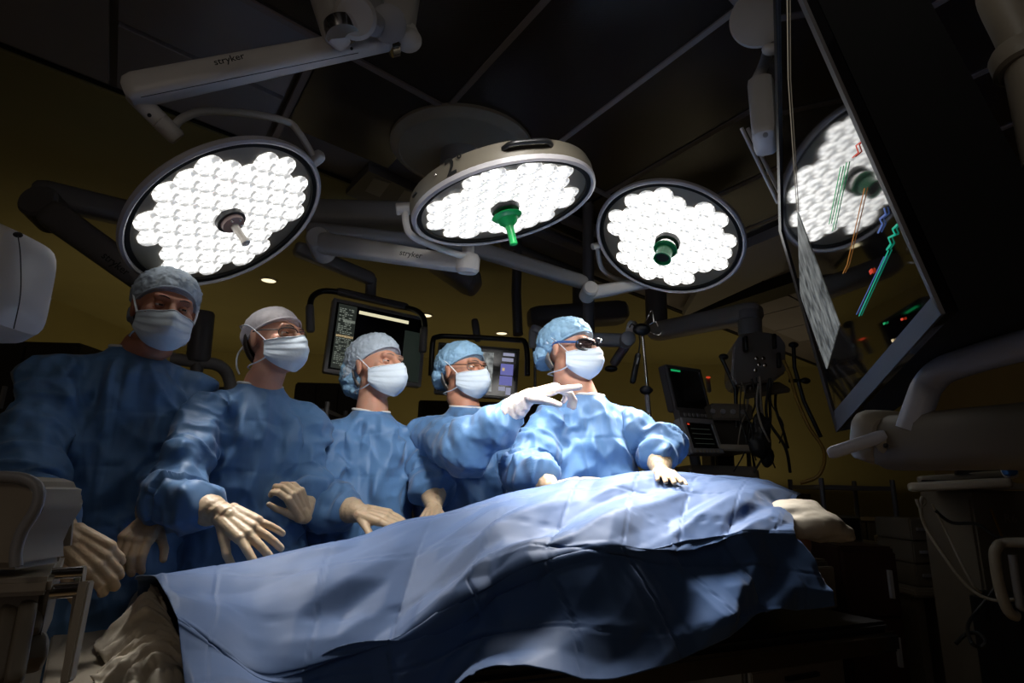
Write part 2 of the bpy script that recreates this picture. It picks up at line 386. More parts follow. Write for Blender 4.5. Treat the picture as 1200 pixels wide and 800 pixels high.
# clip the bay to the room by building it from a polygon
def clip(poly, x0, x1, y0, y1):
    for ax, lim, sg in ((0, x0, 1), (0, x1, -1), (1, y0, 1), (1, y1, -1)):
        out = []
        for i in range(len(poly)):
            p, q = poly[i], poly[(i+1) % len(poly)]; a = sg*(p[ax]-lim); b = sg*(q[ax]-lim)
            if a >= 0: out.append(p)
            if a*b < 0: t = a/(a-b); out.append(p+(q-p)*t)
        poly = out
    return poly
far = clip([cpt(-12, 3.07, CZ+.02), cpt(14, 3.07, CZ+.02), cpt(14, 16, CZ+.02), cpt(-12, 16, CZ+.02)], X0, X1, Y0, Y1)
obj('yellow_bay', MB().prism(far, (0, 0, -.025)), 'ceil_yellow', ceiling, smooth=False)
obj('shadow_gap', MB().prism(clip([cpt(-12, 3.05, CZ+.02), cpt(14, 3.05, CZ+.02), cpt(14, 3.068, CZ+.02), cpt(-12, 3.068, CZ+.02)], X0, X1, Y0, Y1), (0, 0, -.012)), 'ink', ceiling, smooth=False)
# dark perforated laminar panels and the bars between them
acols = [-.74, -.14, .46, 1.06, 1.66, 2.22, 2.77, 3.3, 3.85]
brows = [(-.4, .8), (.8, 2.04)]
G = .012
for i in range(len(acols)-1):
    for b0, b1 in brows:
        obj('ceiling_panel', slab(acols[i]+G, acols[i+1]-G, b0+G, b1-G, CZ-.012, CZ+.015), 'perf', ceiling, smooth=False)
obj('ceiling_panel', slab(-3.2, -.75, 2.06, 2.36, CZ-.012, CZ+.015), 'perf', ceiling, smooth=False)
obj('ceiling_panel', slab(-3.2, -.75, 1.0, 2.02, CZ-.012, CZ+.015), 'perf', ceiling, smooth=False)
obj('ceiling_panel', slab(.47, 1.04, 2.06, 2.72, CZ-.012, CZ+.015), 'perf', ceiling, smooth=False)
for k in range(2, len(acols)-1):
    obj('ceiling_panel', slab(acols[k+1]+G, acols[min(k+2, len(acols)-1)]-G+.001, 2.06, 2.60, CZ-.012, CZ+.015), 'perf', ceiling, smooth=False) if k >= 3 and k < 7 else None
for i, a in enumerate(acols):
    obj('ceiling_bar', slab(a-.013, a+.013, -.4, 2.04, CZ-.02, CZ+.015), 'tbar', ceiling, smooth=False)
for b in (.8, 2.045): obj('ceiling_bar', slab(-3.2, 3.85, b-.014, b+.014, CZ-.022, CZ+.015), 'tbar', ceiling, smooth=False)
obj('ceiling_bar', slab(.43, .46, 2.045, 2.9, CZ-.022, CZ+.015), 'tbar', ceiling, smooth=False)
obj('ceiling_bar', slab(-3.2, -.75, 2.36, 2.39, CZ-.022, CZ+.015), 'tbar', ceiling, smooth=False)
# light grey access tiles left of the black panel, right-hand ceiling tiles
for a0, a1, b0, b1 in ((-.25, .41, 2.06, 2.52), (-.25, .41, 2.54, 3.0), (-.95, -.27, 2.42, 3.0), (-1.7, -.97, 2.42, 3.0)):
    obj('ceiling_tile', slab(a0+.006, a1-.006, b0+.006, b1-.006, CZ-.008, CZ+.015), 'ceil_tile', ceiling, smooth=False)
for i in range(4):
    for j in range(5):
        obj('ceiling_tile', slab(3.9+.62*i, 4.5+.62*i, -.4+.62*j, .2+.62*j, CZ-.008, CZ+.015), 'ceil_tile', ceiling, smooth=False)
# dropped soffit on the right, in front of the yellow bay
p = [atZ(800, 372, 2.82), atZ(918, 318, 2.82), atZ(930, 268, 2.82), atZ(838, 306, 2.82)]
struct('trim_1', MB().prism(p, (0, 0, .08)), 'grey_paint', smooth=False)
p = [atZ(838, 374, 2.80), atZ(955, 336, 2.80), atZ(955, 322, 2.80), atZ(806, 372, 2.80)]
struct('trim_2', MB().prism(p, (0, 0, .1)), 'blackpl', smooth=False)
# downlights: a trim ring and a glowing disc, each throwing a dim warm pool
DL = [(155, 293, 'leftmost recessed downlight glowing in the yellow ceiling beside the large lamp'),
      (315, 328, 'round recessed downlight glowing below the right rim of the large lamp'),
      (499, 369, 'recessed downlight glowing at the top right corner of the wide monitor'),
      (588, 390, 'small recessed downlight glowing above the second monitor'),
      (770, 356, 'recessed downlight glowing just below the round right-hand lamp'),
      (838, 381, 'small recessed downlight glowing left of the boom column on the right')]
for x, y, lb in DL:
    p = atZ(x, y, CZ-.008); t = thing('recessed_downlight', p, lb, 'ceiling light', 'recessed downlights')
    obj('trim_ring', MB().lathe(p, (0, 0, -1), [(.062, .0), (.075, .0), (.078, .006), (.062, .01)], 32, cap=False), 'beige', t)
    obj('lamp_disc', MB().lathe(p, (0, 0, -1), [(.060, .001), (.060, .006)], 28), 'e_down', t)
    l = bpy.data.lights.new('downlight_beam', 'SPOT'); l.energy = DOWN_W*5; l.color = (1, .8, .45); l.spot_size = 1.9; l.spot_blend = .8; l.shadow_soft_size = .05
    lo = bpy.data.objects.new('downlight_beam', l); C.objects.link(lo); lo.parent = t; lo.location = (0, 0, -.02)

# ================================================================== SURGICAL LAMPS
def lamp_axes(px, zf, mdir, ratio):
    d = ray(*px); P = CAMP+d*zf; w_ = nrm(d); m3 = mdir[0]*CR-mdir[1]*CU; m3 = nrm(m3-w_*(m3@w_))
    return P, nrm(-w_*ratio+m3*math.sqrt(1-ratio*ratio))
cellmesh = {}
def surgical_lamp(name_label, px, zf, mdir, ratio, R, handle, power, spin=0, slim=True, group='round surgical lamps', beam=1.0, tgt=None):
    P, n = lamp_axes(px, zf, mdir, ratio) if px else (zf, mdir)
    t = thing('surgical_lamp', P, name_label, 'surgical lamp', group)
    a = nrm(np.cross(V3(0, 0, 1), n)); b = np.cross(n, a)
    X = math.cos(spin)*a+math.sin(spin)*b; Y = np.cross(n, X)
    # housing behind the face
    obj('housing', MB().lathe(P, n, [(.03, -.05), (R*.5, -.048), (R*.78, -.040), (R*.93, -.022), (R*.985, -.006)] if slim else [(.03, -.085), (R*.55, -.085), (R*.90, -.080), (R*.985, -.066), (R*1.0, -.045), (R*1.0, -.008)], 72), 'housing', t)
    obj('rim', MB().lathe(P, n, [(R*.952, .002), (R*.958, .010), (R*.975, .014), (R*1.0, .008), (R*1.005, -.006), (R*.99, -.014), (R*.955, -.010), (R*.952, .002)], 80, cap=False), 'rim', t)
    obj('gasket', MB().lathe(P, n, [(R*.90, .001), (R*.905, .005), (R*.948, .006), (R*.953, -.004), (R*.90, -.004), (R*.90, .001)], 72, cap=False), 'matteblack', t)
    obj('reflector_plate', MB().lathe(P, n, [(.02, -.012), (R*.905, -.012), (R*.905, -.018), (.02, -.018)], 60), 'glassback', t)
    # cells
    rc = R*.128; k = 0; base = None
    for i in range(-5, 6):
        for j in range(-5, 6):
            x = (i+j*.5)*rc*1.62; y = j*rc*1.62*.866; rr = math.hypot(x, y); an = math.atan2(y, x)
            if rr > R*.90-rc*.62 or rr < R*.15: continue
            if rr > R*.66 and math.cos(3*(an+.3)) > .80: continue
            jx, jy = random.uniform(-.06, .06)*rc, random.uniform(-.06, .06)*rc
            c = P+X*(x+jx)+Y*(y+jy)
            if base is None:
                prof = [(rc*1.0, -.010), (rc*.98, -.001), (rc*.80, .004), (rc*.45, .0075), (rc*.15, .009)]
                mb = MB().lathe(P, n, prof, 14)
                base = obj('led_cell', mb, 'led', t); base.location = tuple(c-P)
            else:
                o = base.copy(); C.objects.link(o); o.location = tuple(c-P)
    # hub and handle
    o = P+n*.0
    if handle == 'clear':
        obj('hub_ring', MB().lathe(o, n, [(.048, -.01), (.052, .01), (.050, .022), (.03, .024)], 40), 'blackpl', t)
        obj('hub_panel', MB().lathe(o, n, [(.030, .02), (.040, .022), (.038, .036), (.022, .042)], 36), 'copper', t)
        for q in (.2, 1.3, 2.4):
            obj('button', MB().ell(o+n*.037+.027*(math.cos(q)*X+math.sin(q)*Y), (.006, .006, .006), n=10, m_=6), 'chrome', t)
        h = obj('handle', MB().lathe(o, n, [(.016, .036), (.0135, .05), (.0125, .10), (.014, .108), (.0155, .112), (.0155, .122), (.010, .125)], 8), 'clear', t)
    elif handle == 'green_flange':
        obj('hub_ring', MB().lathe(o, n, [(.052, -.01), (.056, .012), (.052, .024), (.03, .026)], 40), 'blackpl', t)
        h = obj('handle_cover', MB().lathe(o, n, [(.03, .026), (.036, .036), (.054, .040), (.058, .044), (.054, .049), (.040, .056), (.034, .07), (.022, .08), (.018, .084)], 40), 'green', t)
        obj('handle_stem', MB().lathe(o, n, [(.017, .08), (.0155, .10), (.0145, .15), (.0155, .155), (.013, .158)], 10), 'green', h)
    else:
        obj('hub_ring', MB().lathe(o, n, [(.054, -.01), (.060, .012), (.057, .028), (.03, .03)], 40), 'blackpl', t)
        obj('hub_collar', MB().lathe(o, n, [(.045, .028), (.045, .05), (.042, .055)], 20), 'chrome', t)
        h = obj('handle_cover', MB().lathe(o, n, [(.040, .055), (.054, .056), (.056, .061), (.052, .066), (.038, .068), (.035, .115), (.040, .118), (.041, .126), (.034, .127), (.031, .118), (.029, .10)], 36), 'green_deep', t)
        obj('handle_socket', MB().lathe(o, n, [(.03, .112), (.028, .1145)], 24), 'blackpl', h)
    l = bpy.data.lights.new('lamp_beam', 'SPOT'); l.energy = power; l.color = (1, .975, .94); l.spot_size = 1.25*beam; l.spot_blend = .9; l.shadow_soft_size = .22
    lo = bpy.data.objects.new('lamp_beam', l); C.objects.link(lo); lo.parent = t; lo.location = tuple(n*.16)
    dirv = n if tgt is None else nrm(np.asarray(tgt)-P)
    lo.rotation_euler = Vector(dirv).to_track_quat('-Z', 'Y').to_euler()
    return t, P, n
L1, P1_, N1_ = surgical_lamp('large surgical lamp with clear ribbed handle, above the two leftmost people', (268, 255), 2.08, (.564, .826), .59, .35, 'clear', LAMP_W[0]*8, spin=.5, beam=.80, tgt=(-.56, 1.68, .90))
L2, P2_, N2_ = surgical_lamp('surgical lamp with bright green flanged handle, seen from its edge in the middle', (591, 241), 2.25, (.24, .97), .393, .35, 'green_flange', LAMP_W[1]*10, spin=.1, slim=False, beam=.8, tgt=(.22, 2.05, 1.2))
L3, P3_, N3_ = surgical_lamp('surgical lamp with dark green tubular handle cup, rightmost and smallest in view', (783, 282), 2.83, (-.31, .95), .724, .35, 'green_cup', LAMP_W[2]*9, spin=.9, tgt=(.45, 2.15, 1.2))
surgical_lamp('added unseen front fill built as a fourth surgical lamp, above the near side of the table', None, V3(.40, .40, 2.60), nrm(V3(-.22, 2.4, 1.42)-V3(.40, .40, 2.60)), 1, .27, 'green_flange', LAMP_W[3]*6, spin=.2, beam=.56, tgt=(-.14, 2.45, 1.5))  # lamp added out of view to light the team from the front right
# black carrying grips and marks on the housing of the middle lamp
def edge_pt(P, n, R, px):      # point of the housing side wall that projects nearest px
    a = nrm(np.cross(V3(0, 0, 1), n)); b = np.cross(n, a); best = None
    for q in np.linspace(0, 2*math.pi, 720):
        for h in (-.04,):
            p = P+n*h+R*(math.cos(q)*a+math.sin(q)*b); x, y = proj(p)
            if (p-CAMP)@(math.cos(q)*a+math.sin(q)*b) > 0: continue
            d = (x-px[0])**2+(y-px[1])**2
            if best is None or d < best[0]: best = (d, p, nrm(math.cos(q)*a+math.sin(q)*b))
    return best[1], best[2]
p, o_ = edge_pt(P2_, N2_, .35, (535, 209)); tx = nrm(np.cross(-N2_, o_))
lettering('2', p+o_*.002, tx, -N2_, .058, 'ink', L2, bold=.02)
lettering('°', p+o_*.002+tx*.040-N2_*.018, tx, -N2_, .040, 'ink', L2, bold=.03)
pts = []
for x, y in ((592, 184), (600, 180), (618, 178), (636, 179), (645, 184)):
    q, oo = edge_pt(P2_, N2_, .35, (x, y)); pts.append(q+oo*(.022 if 595 < x < 640 else .0))
obj('grip', MB().tube(pts, .009, 10, smooth=4), 'blackpl', L2)
q, oo = edge_pt(P2_, N2_, .35, (522, 222)); obj('screw', MB().ell(q+oo*.001, (.006,)*3, n=10, m_=6), 'chrome', L2)
q, oo = edge_pt(P2_, N2_, .35, (504, 240)); tq = nrm(np.cross(-N2_, oo)); obj('latch', MB().beam(q-tq*.018, q+tq*.018, .008, .012, up=oo), 'blackpl', L2)
# left edge of lamp one: small round side button, lamp three: side pin + top grip
obj('side_grip', MB().tube([at(170, 250, 2.1), at(168, 240, 2.12), at(172, 228, 2.16)], .010, 8, smooth=3), 'blackpl', L1)

def arm(name, label, cat='lamp arm', base=None, group=None): return thing(name, base, label, cat, group)
# --- arm of lamp one (foreground, crosses the top left)
a_l, a_r = at(152, 104, 1.75), at(478, 40, 1.95)
A = arm('lamp_boom', 'pale boom arm crossing the top left above the large lamp, ending in a bent tube', base=a_l)
obj('boom_beam', MB().beam(at(146, 108, 1.52), at(488, 38, 1.72), .07, .096, .062, .070), 'white_paint', A)
fx = nrm(at(293, 62, 1.57)-at(245, 73, 1.545)); fy = nrm(V3(0, 0, 1)-fx*fx[2])
lettering('stryker', at(269, 70, 1.525), fx, fy, .022, 'ink', A, depth=.0, bold=.012)
obj('seam', MB().tube([at(165, 114, 1.478), at(420, 62, 1.625)], .0011, 6), 'ink', A)
yk0, yk1 = at(158, 112, 1.54), at(206, 160, 1.62)
obj('pivot_cylinder', MB().lathe(yk0, yk1-yk0, [(.024, -.01), (.027, 0), (.027, .09), (.026, .0905), (.026, .093), (.027, .094), (.027, np.linalg.norm(yk1-yk0)), (.022, np.linalg.norm(yk1-yk0)+.01)], 28), 'white_paint', A)
obj('yoke_tube', MB().tube([at(204, 148, 1.62), at(215, 138, 1.64), at(240, 130, 1.68), at(290, 133, 1.8), at(335, 142, 1.95), at(350, 155, 1.98), at(367, 183, 2.02)], [.013]*7, 14, smooth=5), 'white_paint', A)
obj('yoke_clamp', MB().beam(at(361, 193, 2.05), at(378, 180, 2.02), .04, .045), 'white_paint', A)
obj('pin', MB().ell(at(175, 135, 1.53), (.006,)*3, n=10, m_=6), 'ink', A)
# --- joint cluster at the top
J = thing('hinge_cluster', at(430, 30, 1.65), 'cluster of pale hinge housings at the top edge, gripping the boom arms', 'ceiling mount')
obj('hinge_housing', MB().beam(at(376, -28, 1.66), at(398, 48, 1.58), .10, .10, .085, .08, rnd=.35), 'pendant_paint', J)
obj('hinge_disc', MB().lathe(at(416, 20, 1.545), nrm(V3(.35, -1, -.75)), [(.045, -.05), (.063, -.035), (.066, 0), (.054, .010)], 36), 'pendant_paint', J)
obj('hinge_collar', MB().lathe(at(400, 34, 1.56), nrm(V3(.3, .1, -1)), [(.050, -.02), (.052, 0), (.050, .022)], 30), 'chrome', J)
obj('hinge_housing', MB().beam(at(428, -28, 1.72), at(436, 34, 1.60), .10, .09, .085, .07, rnd=.5), 'grey_paint', J)
obj('hinge_housing', MB().beam(at(470, -25, 1.78), at(462, 38, 1.70), .15, .12, .13, .11, rnd=.5), 'pendant_paint', J)
obj('hinge_disc', MB().lathe(at(455, 28, 1.62), nrm(V3(.05, -1, -.8)), [(.04, -.04), (.056, -.02), (.058, 0), (.045, .008)], 36), 'grey_paint', J)
obj('end_knuckle', MB().ell(at(478, 47, 1.71), (.047, .045, .036)), 'white_paint', J)
obj('chrome_band', MB().lathe(at(460, 52, 1.70), nrm(at(474, 50, 1.71)-at(440, 58, 1.69)), [(.036, -.015), (.040, -.012), (.040, .012), (.036, .015)], 30), 'chrome', J)
for x, y in ((412, 57), (468, 52)): obj('screw', MB().ell(at(x, y, 1.625), (.005,)*3, n=10, m_=6), 'ink', J)
# --- round canopy
pc = cpt(.83, 2.86, CZ); pc = atZ(541, 180, CZ-.05)
K = thing('ceiling_canopy', pc, 'large round pale ceiling canopy behind the middle lamp', 'ceiling mount')
obj('canopy_plate', MB().lathe(pc, (0, 0, -1), [(.36, -.065), (.37, -.05), (.37, -.02), (.34, .01), (.325, .012), (.32, .006), (.1, .006)], 64), 'beige', K)
obj('central_column', MB().lathe(pc, (0, 0, -1), [(.11, .0), (.11, .18), (.13, .19), (.13, .36), (.10, .38)], 40), 'grey_paint', K)
# --- boom arm behind: wide grey beam and pale lamp arm of lamp two
A2 = arm('lamp_boom', 'short pale boom arm under the middle lamp, carrying its bent tube', base=at(370, 285, 2.7))
obj('boom_beam', MB().beam(at(372, 284, 2.62), at(556, 312, 2.45), .085, .10, .07, .065), 'white_paint', A2)
obj('elbow_joint', MB().lathe(at(376, 287, 2.66), nrm(V3(.1, -1, .1)), [(.045, -.09), (.058, -.08), (.058, .07), (.05, .082)], 32), 'white_paint', A2)
obj('end_knuckle', MB().lathe(at(548, 311, 2.45), nrm(V3(.05, -.15, 1)), [(.04, -.035), (.052, -.02), (.052, .03), (.042, .05)], 28), 'white_paint', A2)
obj('pivot_cylinder', MB().lathe(at(548, 308, 2.43), (0, 0, 1), [(.026, 0), (.026, .075), (.02, .08)], 24), 'white_paint', A2)
obj('yoke_tube', MB().tube([at(553, 299, 2.42), at(540, 299, 2.40), at(510, 289, 2.34), at(483, 276, 2.28), at(476, 262, 2.26), at(475, 246, 2.25)], .0145, 14, smooth=5), 'white_paint', A2)
obj('yoke_clamp', MB().lathe(at(464, 245, 2.25), nrm(at(486, 244, 2.26)-at(464, 245, 2.25)), [(.02, 0), (.025, .003), (.025, .055), (.02, .065)], 24), 'white_paint', A2)
fx = nrm(at(497, 301, 2.44)-at(466, 296, 2.46)); fy = nrm(V3(0, 0, 1)-fx*fx[2])
lettering('stryker', at(481.5, 298.5, 2.44), fx, fy, .026, 'ink', A2, depth=.0, bold=.012)
A3 = arm('lamp_boom', 'wide dark grey boom beam running behind the two left lamps', base=at(420, 260, 3.0))
obj('boom_beam', MB().beam(at(352, 252, 2.9), at(610, 258, 3.1), .16, .15), 'grey_paint', A3)
obj('boom_beam', MB().beam(at(360, 270, 2.8), at(500, 285, 2.9), .12, .07), 'grey_paint', A3)
# --- arm of lamp three
A4 = arm('lamp_boom', 'long grey boom arm rising left from the elbow beside the right lamp', base=at(690, 338, 2.95))
obj('boom_beam', MB().beam(at(520, 280, 2.95), at(688, 332, 3.0), .075, .085, .065, .07), 'grey_paint', A4)
obj('elbow_joint', MB().lathe(at(690, 342, 2.98), nrm(V3(.1, -1, .15)), [(.03, -.06), (.042, -.05), (.042, .045), (.034, .055)], 28), 'white_paint', A4)
obj('lower_beam', MB().beam(at(688, 344, 2.98), at(790, 326, 3.0), .06, .07, .055, .05), 'white_paint', A4)
obj('pivot_cylinder', MB().lathe(at(790, 335, 3.0), (0, 0, 1), [(.025, -.02), (.028, 0), (.028, .12), (.02, .13)], 20), 'white_paint', A4)
obj('side_pin', MB().lathe(at(694, 289, 2.8), nrm(at(706, 286, 2.82)-at(694, 289, 2.8)), [(.014, 0), (.017, .003), (.017, .05)], 20), 'white_paint', A4)
obj('yoke_tube', MB().tube([at(790, 322, 3.02), at(740, 330, 3.08), at(708, 318, 3.02), at(700, 290, 2.9)], .013, 12, smooth=5), 'white_paint', A4)
# --- dark boom at far left
A5 = arm('lamp_boom', 'dark folded boom with an elbow, left of the large lamp', base=at(60, 240, 2.6))
obj('boom_beam', MB().beam(at(36, 224, 2.5), at(200, 262, 2.9), .10, .125), 'dkgrey_paint', A5)
obj('elbow_joint', MB().lathe(at(54, 245, 2.5), nrm(V3(.1, -1, .2)), [(.06, -.08), (.082, -.07), (.082, .06), (.07, .075)], 32), 'dkgrey_paint', A5)
obj('lower_beam', MB().beam(at(54, 246, 2.42), at(172, 330, 2.5), .09, .13, .08, .12), 'dkgrey_paint', A5)
fx = nrm(at(146, 318, 2.4)-at(124, 301, 2.39)); fy = nrm(V3(0, 0, 1)-fx*fx[2])
lettering('stryker', at(135, 310, 2.38), fx, fy, .034, 'ink', A5, depth=.0, bold=.012)
# --- ceiling utility boxes between lamps one and two
U = thing('ceiling_service_box', at(450, 222, 3.05), 'dark ceiling service box with two pale vents, between the left lamps', 'service box')
q = [atZ(432, 200, 2.86), atZ(500, 232, 2.86), atZ(480, 258, 2.86), atZ(405, 228, 2.86)]
obj('box_body', MB().prism(q, (0, 0, .06)), 'dkgrey_paint', U, smooth=False)
for c in ((442, 218), (478, 232)):
    q = [atZ(c[0]-4, c[1]-9, 2.855), atZ(c[0]+15, c[1]-3, 2.855), atZ(c[0]+3, c[1]+13, 2.855), atZ(c[0]-14, c[1]+6, 2.855)]
    obj('vent', MB().prism(q, (0, 0, .01)), 'grey_paint', U, smooth=False)
# ceiling tracks seen under lamp two
for i, (a0, b0, a1, b1) in enumerate((((600, 262), (700, 310), 2.84, 0), ((640, 250), (720, 290), 2.84, 0), ((560, 300), (660, 355), 2.84, 0))):
    pass
TR = thing('ceiling_track', atZ(650, 280, 2.86), 'pair of dark ceiling rails running under the middle lamp', 'ceiling rail')
for (xa, ya), (xb, yb) in (((590, 285), (720, 338)), ((625, 268), (760, 322)), ((660, 255), (800, 312))):
    obj('rail', MB().beam(atZ(xa, ya, 2.84), atZ(xb, yb, 2.84), .09, .05), 'dkgrey_paint', TR)
# dark hanging ducts in front of the yellow bay
for (xa, ya, xb, yb, Y, wd, lb) in ((500, 296, 560, 336, 3.9, .30, 'dark sloping duct under the ceiling behind the middle lamp'),
                                  (618, 374, 735, 366, 4.6, .28, 'dark horizontal equipment rail above the tall person')):
    D = thing('overhead_rail_box', at((xa+xb)/2, (ya+yb)/2, Y), lb, 'ceiling rail')
    obj('rail_body', MB().beam(at(xa, ya, Y), at(xb, yb, Y), wd, .17), 'dkgrey_paint', D)
    a = at((xa+xb)/2, (ya+yb)/2, Y); obj('rail_hanger', MB().tube([a, V3(a[0], a[1], CZ)], .04, 14), 'dkgrey_paint', D)

# ================================================================== OPERATING TABLE AND DRAPE
UU = nrm(V3(.9, .435, 0)); NN = V3(-UU[1], UU[0], 0)
def tp(u, n, z): return UU*u+NN*n+V3(0, 0, z)
def atN(x, y, n): 
    d = ray(x, y); return CAMP+d*((n-CAMP@NN)/(d@NN))
T = thing('operating_table', tp(1.0, 1.62, 0), 'operating table hidden under the blue drape', 'table')
obj('table_top', MB().box(tp(.97, 1.62, .70), UU*1.14, NN*.26, V3(0, 0, .03)), 'chrome', T, bevel=.01)
obj('mattress', MB().box(tp(.97, 1.62, .745), UU*1.12, NN*.24, V3(0, 0, .015)), 'mattress', T, bevel=.01)
obj('pedestal', MB().box(tp(1.0, 1.62, .40), UU*.22, NN*.16, V3(0, 0, .27)), 'dkgrey_paint', T, bevel=.03)
obj('base', MB().box(tp(1.0, 1.62, .07), UU*.55, NN*.24, V3(0, 0, .06)), 'dkgrey_paint', T, bevel=.03)
# body shape beneath the drape: patient lying covered
def rows():
    ridge = [(158, 677), (230, 668), (300, 660), (400, 641), (490, 611), (560, 593), (640, 569), (700, 557), (760, 551), (830, 551), (890, 560), (938, 577)]
    fe = [(208, 728), (262, 768), (317, 792), (400, 762), (475, 745), (545, 708), (617, 668), (700, 645), (767, 642), (830, 632), (880, 622), (928, 626)]
    hem = [(222, 860), (260, 870), (330, 880), (420, 880), (500, 850), (575, 806), (680, 806), (790, 776), (850, 748), (895, 716), (940, 711), (975, 711)]
    return ridge, fe, hem
rg, fe, hm = rows()
cols = []
for a, b, c in zip(rg, fe, hm):
    r_ = atN(*a, 1.76); f_ = atN(*b, 1.36); flare = 1.20 if 560 < c[0] < 700 else (1.14 if c[0] < 340 else 1.285); h_ = atN(*c, flare); hv = atN(*c, 1.20 if c[0] < 340 else 1.30)
    mid = r_*.5+f_*.5+V3(0, 0, .034); q1 = r_*.78+f_*.22+V3(0, 0, .022); m2 = mid*.14+f_*.86+V3(0, 0, .004)
    bk = r_+NN*.16+V3(0, 0, -.06); bh = r_+NN*.19+V3(0, 0, -.32)
    cols.append([bh, bk, r_, q1, mid, m2, f_, f_*.88+hv*.12+NN*.004, f_*.45+hv*.55+NN*(-.002), h_])
NA, NB = 30, 20
cols2 = [crom([c[k] for c in cols], [0]*len(cols), NA)[0] for k in range(10)]     # 10 rails
n_a = len(cols2[0]); grid = []
for i in range(n_a):
    grid.append(crom([cols2[k][i] for k in range(10)], [0]*10, NB)[0])
Gd = np.array(grid); n_b = Gd.shape[1]
# cloth coordinates in metres
du = np.cumsum(np.r_[0, np.linalg.norm(np.diff(Gd[:, n_b*3//7], axis=0), axis=1)]); dv = np.cumsum(np.r_[0, np.linalg.norm(np.diff(Gd[n_a//2], axis=0), axis=1)])
Ug, Vg = np.meshgrid(du, dv, indexing='ij')
tang_u = np.gradient(Gd, axis=0); tang_v = np.gradient(Gd, axis=1); Nm = np.cross(tang_v, tang_u); Nm /= np.linalg.norm(Nm, axis=2, keepdims=True)+1e-9
if Nm[n_a//2, n_b//2, 2] < 0: Nm = -Nm
def facet(U, Vv, su, sv, rot, seed, skew=0):
    c, s = math.cos(rot), math.sin(rot); A = (U*c+Vv*s)/su; B = (-U*s+Vv*c)/sv+skew*A
    i = np.floor(A).astype(np.int64); j = np.floor(B).astype(np.int64); f = A-i; g = B-j
    def hh(a, b): return (_h(a, b, a*0, seed) % 4096)/2048.-1
    h00, h10, h01, h11 = hh(i, j), hh(i+1, j), hh(i, j+1), hh(i+1, j+1)
    lo = f+g < 1
    return np.where(lo, h00+(h10-h00)*f+(h01-h00)*g, h11+(h01-h11)*(1-f)+(h10-h11)*(1-g))
flat = np.stack([Ug.ravel(), Vg.ravel(), Ug.ravel()*0], 1)
wp = warp(flat, .014, 3., 11); Uw = wp[:, 0].reshape(Ug.shape); Vw = wp[:, 1].reshape(Ug.shape)
PU, PV = .235, .185
Ur, Vr = Uw*.985+.17*Vw, Vw*.985-.17*Uw
disp = .024*facet(Ur, Vr, PU, PV, 0, 3)+.013*facet(Ur+.05, Vr+.02, PU/2, PV/2, 0, 33)+.010*facet(Uw, Vw, .33, .27, .55, 9, .3)
disp += .0020*crumple(flat*np.array([6, 7, 1]), 21).reshape(Ug.shape)
def groove(x, per, w_): d = np.abs((x/per-np.round(x/per))*per); return -np.clip(1-d/w_, 0, 1)
disp += .0032*groove(Ur, PU, .005)+.0032*groove(Vr, PV, .005)
env = np.ones(Ug.shape); env[:6] *= np.linspace(.2, 1, 6)[:, None]; env[6:] = 1; env *= .45+.55*np.clip(Ug/.8, 0, 1)
side = np.clip((Vg-.55)/.2, 0, 1)             # deeper folds on the hanging front
disp = disp*env*(1+.7*side)
disp += side*.014*np.sin(Uw*9+1.5*np.sin(Uw*3.1))*np.clip((Vg-.6)/.35, 0, 1)
Gp = Gd+Nm*disp[..., None]
# top edge of the hem flips slightly outward
mb = MB(); mb.v = [tuple(p) for p in Gp.reshape(-1, 3)]
mb.f = [(i*n_b+j, i*n_b+j+1, (i+1)*n_b+j+1, (i+1)*n_b+j) for i in range(n_a-1) for j in range(n_b-1)]
drape = obj('surgical_drape', mb, 'drape', origin=tp(.95, 1.62, .86), ang=180)
sd = drape.modifiers.new('thickness', 'SOLIDIFY'); sd.thickness = .0015; sd.offset = 1
tag(drape, 'large creased blue drape covering the lying patient and hanging over the table front', 'drape')
# patient beneath: one continuous figure under the drape
def body_from(mbp, name, material, vs, origin=None, parent=None, sm=4):
    me, co, no = voxel(mbp, vs, sm); return finish(me, co, name, material, parent, origin)
mbp = MB()
def ridge_z(u): return float(np.interp(u, [-.12, .13, .34, .56, .74, .98, 1.18, 1.4, 1.69, 2.0, 2.29], [.93, .955, .99, 1.06, 1.1, 1.17, 1.21, 1.24, 1.25, 1.22, 1.12]))
mbp.ell(tp(1.95, 1.66, .99), (.10, .085, .11)); mbp.capsule(tp(1.85, 1.66, .96), tp(1.7, 1.66, .98), .06, .07)
mbp.ell(tp(1.45, 1.64, .99), (.34, .17, .12), R=np.array([[UU[0], -UU[1], 0], [UU[1], UU[0], 0], [0, 0, 1.]]))
mbp.ell(tp(1.05, 1.64, .96), (.25, .155, .10), R=np.array([[UU[0], -UU[1], 0], [UU[1], UU[0], 0], [0, 0, 1.]]))
for s in (-1, 1):
    mbp.capsule(tp(.95, 1.66+s*.07, .90), tp(.5, 1.67+s*.075, .86), .075, .05); mbp.capsule(tp(.5, 1.67+s*.075, .86), tp(.12, 1.67+s*.075, .82), .05, .032)
    mbp.capsule(tp(.12, 1.67+s*.075, .82), tp(.10, 1.67+s*.085, .85), .028, .02)
    mbp.capsule(tp(1.68, 1.65+s*.14, .93), tp(1.35, 1.65+s*.17, .87), .045, .038); mbp.capsule(tp(1.35, 1.65+s*.17, .87), tp(1.08, 1.65+s*.15, .86), .037, .026)
pat = body_from(mbp, 'person', 'skin_b', .012, origin=tp(1.1, 1.64, .86))
tag(pat, 'patient lying on the operating table, wholly covered by the blue drape', 'person')
